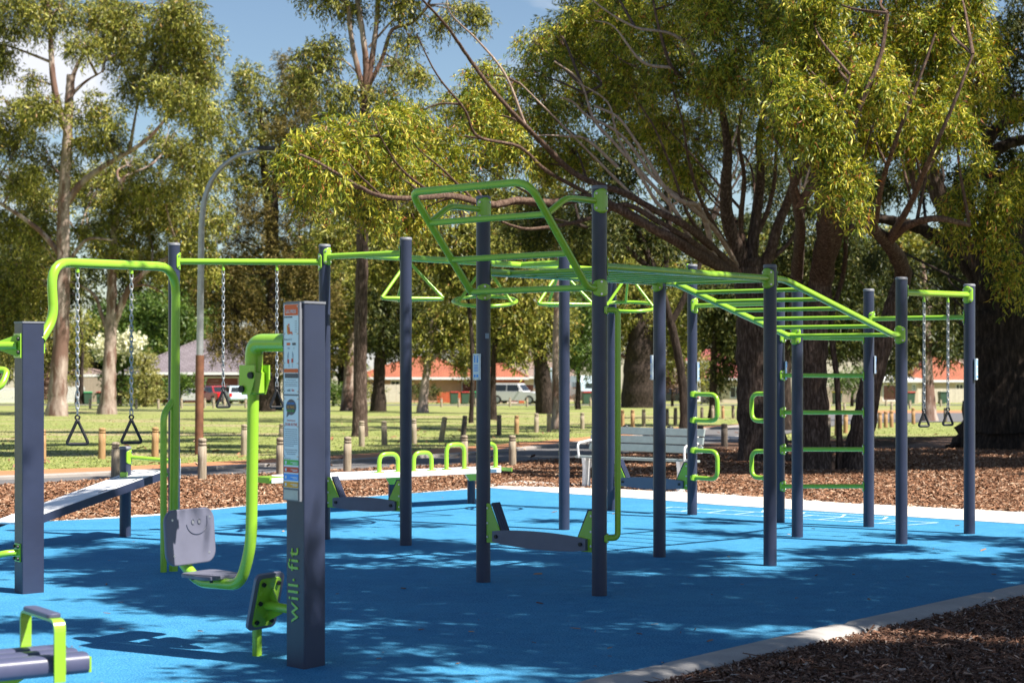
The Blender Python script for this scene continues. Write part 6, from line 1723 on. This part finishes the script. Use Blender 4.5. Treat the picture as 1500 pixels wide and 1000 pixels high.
tree('spreading_tree', 'grey barked leaning forked tree with bright yellow green crown at the upper right', 'tree', YR, (1195, 690),
     [([(1193, 692), (1192, 620), (1190, 540), (1193, 470), (1204, 400), (1212, 340), (1204, 280), (1196, 230)], 48, 18, 'bark_rough'),
      ([(1204, 400), (1222, 350), (1224, 300), (1232, 250), (1240, 200)], 26, 9, 'bark_rough'),
      ([(1255, 684), (1264, 620), (1276, 560), (1296, 490), (1312, 440), (1322, 400), (1300, 355), (1262, 330), (1225, 345)], 38, 14, 'bark_rough'),
      ([(1230, 650), (1226, 560), (1218, 470), (1236, 400), (1240, 330)], 10, 5, 'bark_rough'),
      ([(1180, 560), (1164, 470), (1168, 400), (1172, 330), (1162, 280), (1166, 250)], 22, 10, 'bark_rough'),
      ([(1170, 300), (1200, 262), (1235, 225), (1262, 150), (1290, 80), (1300, 20)], 13, 4), ([(1170, 290), (1150, 230), (1130, 195)], 8, 3),
      ([(1235, 225), (1230, 170), (1245, 110)], 6, 2), ([(1300, 355), (1335, 295), (1365, 225), (1398, 150), (1425, 80)], 11, 3), ([(1280, 340), (1292, 270), (1318, 190), (1345, 120), (1370, 50)], 9, 3), ([(1262, 330), (1256, 290), (1262, 240), (1280, 180)], 7, 2), ([(1300, 355), (1330, 330), (1372, 320), (1420, 330)], 14, 6)],
     [(1175, 90, 46, 44, -4), (1190, 30, 44, 40, -4), (1160, 150, 44, 36, -5), (1205, 150, 46, 40, -5), (1240, 90, 46, 44, -4), (1250, 30, 44, 40, -3), (1180, 200, 40, 28, -5), (1225, 205, 36, 30, -5), (1270, 150, 42, 40, -4), (1300, 90, 46, 44, -3), (1310, 30, 46, 40, -2), (1262, 205, 34, 30, -4), (1320, 150, 42, 40, -3), (1360, 60, 46, 44, -3), (1370, 120, 42, 36, -3), (1400, 30, 44, 40, -3), (1330, 200, 36, 24, -4), (1240, 262, 30, 26, -5), (1228, 240, 24, 18, -5), (1400, 180, 42, 28, -4), (1370, 200, 30, 20, -4), (1252, 300, 18, 20, -5), (1430, 100, 40, 40, -2), (1130, 110, 40, 40, -4), (1215, 270, 22, 20, -5), (1200, -20, 60, 36, -4), (1300, -25, 60, 36, -3), (1400, -20, 60, 40, -3), (1280, 120, 44, 40, -5)],
     'leaf_gold', 'bark_rough', BR, 0.032, 0.120, 0.022, 14, 0.66, 73, 0.18, (0.035, 0.008), ntw=9, seg=16, shell=0.4,
     dyf=lambda x, y, i: 0 if (i in (0, 2) and y > 380) else float(np.interp(y, [150, 230, 300, 400], [-5.2, -4.8, -3.2, 0])))
# crowns carried on out of view, clumps added to shade trunks and mulch
rr = random.Random(99); bl = []; bl2 = []
for i in range(190):
    tx, ty = rr.uniform(-4.0, 17.0), rr.uniform(31, 58); h = rr.uniform(8.0, 15)
    if tx < 4 and ty < 37: continue
    X, Yq, z = tx + SUN_H.x * h / math.tan(SUN_EL), ty + SUN_H.y * h / math.tan(SUN_EL), h
    px, py = 750 + X / Yq * F, HY - (z - H) / Yq * F
    r = rr.uniform(1.0, 1.6) / Yq * F
    if px - r > 1520: bl.append((px, py, r, r * 0.7, Yq - 40))
    elif py + r < -20 and Yq > 31: bl2.append((px, py, r, r * 0.7, Yq - 46))
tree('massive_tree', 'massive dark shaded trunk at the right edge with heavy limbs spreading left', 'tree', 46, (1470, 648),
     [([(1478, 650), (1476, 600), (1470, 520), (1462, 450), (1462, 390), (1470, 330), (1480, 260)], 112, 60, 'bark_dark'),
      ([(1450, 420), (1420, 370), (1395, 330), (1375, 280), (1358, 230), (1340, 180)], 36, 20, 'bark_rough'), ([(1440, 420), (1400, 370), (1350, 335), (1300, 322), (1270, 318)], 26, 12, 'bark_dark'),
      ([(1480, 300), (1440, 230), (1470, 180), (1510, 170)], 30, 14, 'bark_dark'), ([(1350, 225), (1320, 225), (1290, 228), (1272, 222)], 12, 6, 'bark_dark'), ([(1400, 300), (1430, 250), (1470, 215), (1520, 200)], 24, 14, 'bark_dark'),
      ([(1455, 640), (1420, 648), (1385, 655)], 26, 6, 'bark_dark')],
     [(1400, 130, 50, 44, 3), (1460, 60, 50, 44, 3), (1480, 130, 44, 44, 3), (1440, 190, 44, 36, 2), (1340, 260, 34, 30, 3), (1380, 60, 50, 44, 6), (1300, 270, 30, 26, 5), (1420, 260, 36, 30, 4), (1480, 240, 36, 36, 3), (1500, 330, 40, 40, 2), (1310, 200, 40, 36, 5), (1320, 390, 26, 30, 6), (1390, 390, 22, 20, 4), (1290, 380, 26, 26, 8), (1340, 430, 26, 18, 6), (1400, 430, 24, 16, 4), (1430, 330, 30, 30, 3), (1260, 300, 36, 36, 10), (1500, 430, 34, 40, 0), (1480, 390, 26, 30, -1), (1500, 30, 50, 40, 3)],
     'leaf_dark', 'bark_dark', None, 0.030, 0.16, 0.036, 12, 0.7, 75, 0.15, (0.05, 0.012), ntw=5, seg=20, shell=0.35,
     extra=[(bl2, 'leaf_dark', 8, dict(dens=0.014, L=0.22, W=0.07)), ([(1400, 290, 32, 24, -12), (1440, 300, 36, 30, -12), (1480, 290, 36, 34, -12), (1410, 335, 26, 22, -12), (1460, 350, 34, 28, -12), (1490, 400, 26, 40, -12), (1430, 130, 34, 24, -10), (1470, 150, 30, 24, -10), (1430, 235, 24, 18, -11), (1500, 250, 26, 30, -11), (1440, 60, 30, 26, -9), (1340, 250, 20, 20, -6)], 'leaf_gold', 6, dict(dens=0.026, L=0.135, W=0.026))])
tree('spreading_tree', 'unseen tall dense tree added outside the right edge so its crown shades the mulch', 'tree', 40, (1920, 655),  # unseen tree added to hold the shading clumps on the right
     [([(1920, 660), (1900, 500), (1880, 350), (1860, 200), (1850, 50)], 60, 26, 'bark_rough'), ([(1870, 250), (1750, 50), (1650, -100)], 24, 8), ([(1860, 200), (1900, -50), (1950, -250)], 22, 8)],
     bl, 'leaf_dark', 'bark_rough', None, 0.016, 0.20, 0.06, 13, 0.6, 91, 0.05, (0.06, 0.015), ntw=2, shell=0.3)
# shaded trees filling the gap between the rig and the far belt
tree('shade_tree', 'dark leafed tree filling the space behind the long bare limbs', 'tree', 62, (985, 625),
     [([(1002, 617), (1000, 560), (985, 480), (960, 400), (930, 330)], 14, 10, 'bark_dark'), ([(985, 470), (1020, 400), (1040, 330)], 10, 6), ([(960, 400), (900, 350), (850, 330)], 10, 5), ([(970, 420), (980, 320), (970, 220)], 12, 6)],
     [(880, 60, 44, 44), (830, 60, 40, 40, 3), (940, 100, 44, 44, 3), (990, 60, 44, 44, 4), (900, 150, 44, 44, 4), (960, 200, 44, 40, 3), (870, 220, 44, 36, 3), (920, 260, 44, 34, 2), (1000, 270, 44, 36, 3), (850, 320, 44, 34, 2), (910, 340, 44, 34), (970, 345, 44, 34), (1030, 330, 40, 36, 2), (780, 330, 44, 34, 5), (1060, 200, 40, 50, 5), (1120, 260, 40, 50, 5), (1040, 130, 44, 44, 6), (1140, 120, 44, 50, 6), (1180, 60, 50, 50, 6), (860, 10, 50, 34, 4), (1100, 10, 60, 40, 6), (1020, 10, 50, 34, 6), (930, 15, 50, 34, 5)],
     'leaf_dark', 'bark_dark', None, 0.034, 0.20, 0.048, 12, 0.6, 77, 0.10, (0.05, 0.015), ntw=4, shell=0.3)
tree('shade_tree', 'dark tree showing through behind the two forked grey trunks', 'tree', 66, (1150, 632),
     [([(1150, 632), (1148, 560), (1150, 480), (1160, 400), (1170, 300)], 26, 12, 'bark_dark'), ([(1155, 470), (1200, 420), (1240, 380)], 10, 5)],
     [(1160, 330, 40, 44), (1200, 360, 40, 40), (1150, 420, 34, 34), (1240, 400, 34, 34), (1210, 440, 34, 34), (1240, 330, 34, 36), (1165, 480, 26, 30), (1240, 470, 26, 26), (1140, 380, 34, 34), (1280, 440, 24, 24), (1230, 500, 22, 20), (1200, 250, 50, 50, 4), (1270, 260, 40, 44, 4), (1300, 120, 60, 60, 5), (1230, 120, 60, 60, 5), (1370, 150, 60, 60, 5), (1330, 40, 60, 50, 5)],
     'leaf_dark', 'bark_dark', None, 0.034, 0.21, 0.05, 12, 0.6, 79, 0.12, (0.05, 0.015), ntw=3, shell=0.3)
tree('shade_tree', 'olive tree hanging behind the spine beam and the hoops', 'tree', 80, (690, 618),
     [([(690, 618), (692, 560), (690, 480), (680, 400), (676, 320)], 7, 5, 'bark_dark'), ([(685, 440), (640, 380), (590, 350)], 5, 3), ([(680, 420), (740, 370), (780, 350)], 5, 3)],
     [(560, 350, 40, 34), (610, 360, 40, 34), (590, 400, 34, 26), (650, 370, 40, 34), (640, 330, 44, 24), (690, 350, 40, 36), (700, 400, 34, 26), (740, 360, 40, 34), (660, 420, 34, 20), (760, 400, 30, 26), (610, 290, 44, 34, 3), (680, 290, 44, 34, 3), (740, 290, 44, 34, 3), (510, 330, 40, 40, 2), (540, 390, 34, 30), (480, 350, 34, 40, 3), (560, 300, 40, 30, 3), (500, 290, 40, 30, 4), (620, 180, 44, 36, 6), (680, 150, 40, 30, 6), (560, 200, 44, 40, 6), (510, 220, 40, 40, 6), (740, 200, 44, 44, 6), (800, 260, 40, 40, 5)],
     'leaf_olive', 'bark_dark', None, 0.034, 0.24, 0.06, 12, 0.65, 81, 0.18, (0.05, 0.015), ntw=4, shell=0.35)

# ------------------------------------------------------------------ the tree overhead that dapples the rubber with shade
rows = [745, 765, 785, 805, 825, 850, 875, 900, 925, 950, 975, 1000]
S = np.array([[0, 0, 0, 0, 0, 0, 0, 0, 0, 0, 0], [0, 0, 0, .1, .1, .05, .1, .2, 0, 0, 0], [0, .0, .25, .35, .2, .2, .4, .55, .3, 0, .2],
              [.1, .45, .7, .6, .5, .35, .6, .6, .5, .5, .8], [.5, .75, .95, .95, .9, .8, .8, .7, .5, .7, .9], [.4, .8, 1, .95, .85, .9, .9, .75, .7, .85, .7],
              [.55, .6, 1, 1, .9, .9, .95, .8, .8, .9, .9], [.4, .4, .9, .9, .9, .95, .95, .95, .7, .95, 1], [.45, .4, .3, .8, .6, .9, 1, .9, .8, 1, .95],
              [.2, .25, .3, .5, .5, .7, .9, .9, 1, .95, .95], [.1, .25, .2, .4, .4, .6, .8, .9, 1, 1, 1], [.1, .1, .1, .2, .3, .4, .7, .9, 1, 1, 1]])
def shade_at(px, py):
    fx = np.clip(px / 150.0, 0, 10); fy = np.interp(py, rows, np.arange(len(rows)))
    x0 = np.minimum(np.floor(fx).astype(int), 9); y0 = np.minimum(np.floor(fy).astype(int), len(rows) - 2)
    tx, ty = fx - x0, fy - y0
    return S[y0, x0] * (1 - tx) * (1 - ty) + S[y0, x0 + 1] * tx * (1 - ty) + S[y0 + 1, x0] * (1 - tx) * ty + S[y0 + 1, x0 + 1] * tx * ty
def vnoise(x, y, seed):
    g = np.random.default_rng(seed); T = g.random((64, 64))
    xi, yi = np.floor(x).astype(int), np.floor(y).astype(int); fx, fy = x - xi, y - yi
    fx = fx * fx * (3 - 2 * fx); fy = fy * fy * (3 - 2 * fy)
    t = lambda a, b: T[a % 64, b % 64]
    return t(xi, yi) * (1 - fx) * (1 - fy) + t(xi + 1, yi) * fx * (1 - fy) + t(xi, yi + 1) * (1 - fx) * fy + t(xi + 1, yi + 1) * fx * fy
gx, gy = np.meshgrid(np.arange(-7.5, 10.5, 0.17), np.arange(9.0, 22.5, 0.17))
gx = gx.ravel() + rng.uniform(-.09, .09, gx.size); gy = gy.ravel() + rng.uniform(-.09, .09, gy.size)
px_ = 750 + gx / gy * F; py_ = HY + H / gy * F
sh = shade_at(px_, py_) * np.clip((px_ + 60) / 120.0, 0.08, 1)
nv = 0.60 * vnoise(gx * 0.85 + 7, gy * 1.5, 3) + 0.40 * vnoise(gx * 2.0, gy * 3.4 + 5, 4)
nv = (nv - nv.min()) / (nv.max() - nv.min())
order = nv.argsort().argsort() / len(nv)
keep = (order < np.minimum(sh * 0.90, 0.865) - 0.01) & (sh > 0.04)
gx, gy = gx[keep], gy[keep]
hh = rng.uniform(6.8, 10.0, gx.size) + 0.8 * np.sin(gx) 
cot = 1 / math.tan(SUN_EL)
cc = np.stack([gx + SUN_H.x * hh * cot, gy + SUN_H.y * hh * cot, hh], 1)
kk = 36
cpos = np.repeat(cc, kk, 0) + rng.normal(size=(len(cc) * kk, 3)) * np.array((0.13, 0.13, 0.16))
m_ = len(cpos)
ldv = unit(rng.normal(size=(m_, 3)) * 0.8 + np.array((0, 0, -0.35))); sdv = unit(np.cross(ldv, rng.normal(size=(m_, 3))))
LL = 0.19 * (0.7 + 0.6 * rng.random((m_, 1))); WW = 0.085
qv = np.stack([cpos, cpos + ldv * LL * .45 + sdv * WW * .5, cpos + ldv * LL, cpos + ldv * LL * .45 - sdv * WW * .5], 1).reshape(-1, 3)
ov = empty('overhanging_tree', (9.5, 7.5, 0)); tag(ov, 'tree standing right of the camera whose canopy throws dappled shade over the blue rubber', 'tree')
fastmesh('crown', qv, 4, 'leaf_dark', ov)
tm = MB(); rough_tube(tm, catmull([(9.6, 7.4, -0.3), (9.5, 7.5, 1.5), (9.2, 7.8, 4.0), (8.8, 8.2, 6.5)], 6), 0.34, 0.20, 16, 0.1, 3, 0.4); tm.build('trunk', 'bark_rough', ov)
tm = MB(); rr = random.Random(5)
for i in range(26):
    t = cc[rr.randrange(len(cc))]
    a = Vector((9.0, 8.0, 5.0 + rr.random() * 1.5)); b = Vector(t); mid_ = a.lerp(b, .5) + Vector((rr.uniform(-.4, .4), rr.uniform(-.4, .4), .7))
    rough_tube(tm, catmull([a, mid_, b], 5), 0.07, 0.012, 7, 0.08, i)
tag(tm.build('branch', BR, ov), kind='stuff')

# ------------------------------------------------------------------ loose stuff on the ground
def in_poly(x, y, poly):
    inside = np.zeros(len(x), bool); n = len(poly)
    for i in range(n):
        x0, y0 = poly[i][0], poly[i][1]; x1, y1 = poly[(i + 1) % n][0], poly[(i + 1) % n][1]
        c = ((y0 > y) != (y1 > y)) & (x < (x1 - x0) * (y - y0) / (y1 - y0 + 1e-12) + x0); inside ^= c
    return inside
def scatter(poly, n, ymin, ymax, power=2.0, xspan=0.32):
    """points inside a ground polygon, denser near the camera"""
    u = rng.random(n * 4); Y = (ymin ** -power + u * (ymax ** -power - ymin ** -power)) ** (-1 / power) if power else ymin + u * (ymax - ymin)
    X = rng.uniform(-xspan, xspan, n * 4) * Y
    k = in_poly(X, Y, poly); return X[k][:n], Y[k][:n]
def gzv(Y): return -SL * np.maximum(0, Y - 28)
def chips(name, X, Y, z0, lmin, lmax, mat, asp=0.3, tilt=0.45, hs=0.03, kind='stuff'):
    n = len(X); c = np.stack([X, Y, gzv(Y) + z0 + rng.random(n) * hs], 1)
    a = rng.uniform(0, 2 * PI, n); d = unit(np.stack([np.cos(a), np.sin(a), rng.normal(size=n) * tilt], 1))
    s = unit(np.cross(d, np.array((0, 0, 1.0)) + rng.normal(size=(n, 3)) * 0.5)); L_ = rng.uniform(lmin, lmax, (n, 1)) * (0.5 + rng.random((n, 1))); W_ = L_ * asp * rng.uniform(.5, 1.3, (n, 1))
    up = np.cross(s, d); up[up[:, 2] < 0] *= -1
    a0 = c - d * L_ / 2; a1 = c + d * L_ / 2; th = W_ * 0.35
    q1 = np.stack([a0 - s * W_ / 2, a1 - s * W_ * .35, c + up * th + d * L_ * .2, a0 + up * th * .8], 1)
    q2 = np.stack([a0 + up * th * .8, c + up * th + d * L_ * .2, a1 + s * W_ * .3, a0 + s * W_ / 2], 1)
    o = fastmesh(name, np.stack([q1, q2], 1).reshape(-1, 3), 4, mat); tag(o, kind=kind); return o
front_poly = [(p.x + .30, p.y) for p in offset_line([Vector(q) for q in KI], 0.26)] + [(12, 9), (-1.5, 9)]
front_poly = [(p.x, p.y) for p in offset_line([Vector(q) for q in KI], 0.285)] + [(14, 9), (-1.5, 9)]
X, Y = scatter(front_poly, 60000, 9.6, 19, 1.0)
o = chips('mulch_chips', X, Y, -0.025, 0.018, 0.050, 'chips_dark', 0.32, 0.45, 0.03); tag(o, 'dark shaded bark chips heaped outside the kerb at lower right', 'mulch')
X, Y = scatter(front_poly, 260, 9.6, 19, 1.0)
o = chips('bark_curls', X, Y, 0.0, 0.07, 0.15, 'chips_dark', 0.16, 0.25, 0.03); tag(o, 'long curled bark strips lying on the front mulch', 'bark litter')
mb_poly = [(p.x, p.y) for p in mulch_back]
X, Y = scatter(mb_poly, 150000, 22, 46, 1.6)
o = chips('mulch_chips', X, Y, -0.008, 0.032, 0.080, 'chips', 0.34, 0.4, 0.03); tag(o, 'orange brown bark mulch spread behind the rubber surface', 'mulch')
# grass tufts on the lawn, nearest part
X, Y = scatter([(-30, 33), (30, 33), (34, 110), (-34, 110)], 60000, 33, 105, 1.4)
def outside(polys, X, Y):
    k = np.ones(len(X), bool)
    for p in polys: k &= ~in_poly(X, Y, p)
    return X[k], Y[k]
X, Y = outside([mb_poly, [(p.x, p.y) for p in gp(path_top + path_bot)], [(p.x, p.y) for p in gp(orange)]], X, Y)
n = len(X); base_ = np.stack([X, Y, gzv(Y) - 0.03], 1); a = rng.uniform(0, 2 * PI, n)
w = np.stack([np.cos(a), np.sin(a), np.zeros(n)], 1); hgt = 0.012 + 0.022 * rng.random((n, 1)); wd = (0.008 + 0.0002 * Y)[:, None]
lean_ = rng.normal(size=(n, 3)) * 0.03; lean_[:, 2] = 0
tri = np.stack([base_ - w * wd, base_ + w * wd, base_ + lean_ + np.array((0, 0, 1)) * hgt], 1).reshape(-1, 3)
tag(fastmesh('grass_tufts', tri, 3, 'blades'), 'short sunlit grass tufts on the park lawn', 'grass', kind='stuff')
# fallen leaves
rub_poly = [(p.x, p.y) for p in rub + KI[::-1]] + [(-2.2, 7.5), (-7.5, 8.0)]
X, Y = scatter(rub_poly, 120, 10, 28, 1.6)
o = chips('leaf_litter', X, Y, 0.006, 0.03, 0.065, 'litter', 0.3, 0.12, 0.004); tag(o, 'dry brown leaves and twigs fallen on the blue rubber', 'fallen leaves')
X, Y = scatter([(-30, 34), (30, 34), (34, 120), (-34, 120)], 450, 34, 115, 1.2)
X, Y = outside([mb_poly], X, Y)
o = chips('leaf_litter', X, Y, 0.01, 0.07, 0.18, 'chips', 0.4, 0.3, 0.03); tag(o, 'brown bark and leaf litter dotted over the lawn', 'fallen leaves')
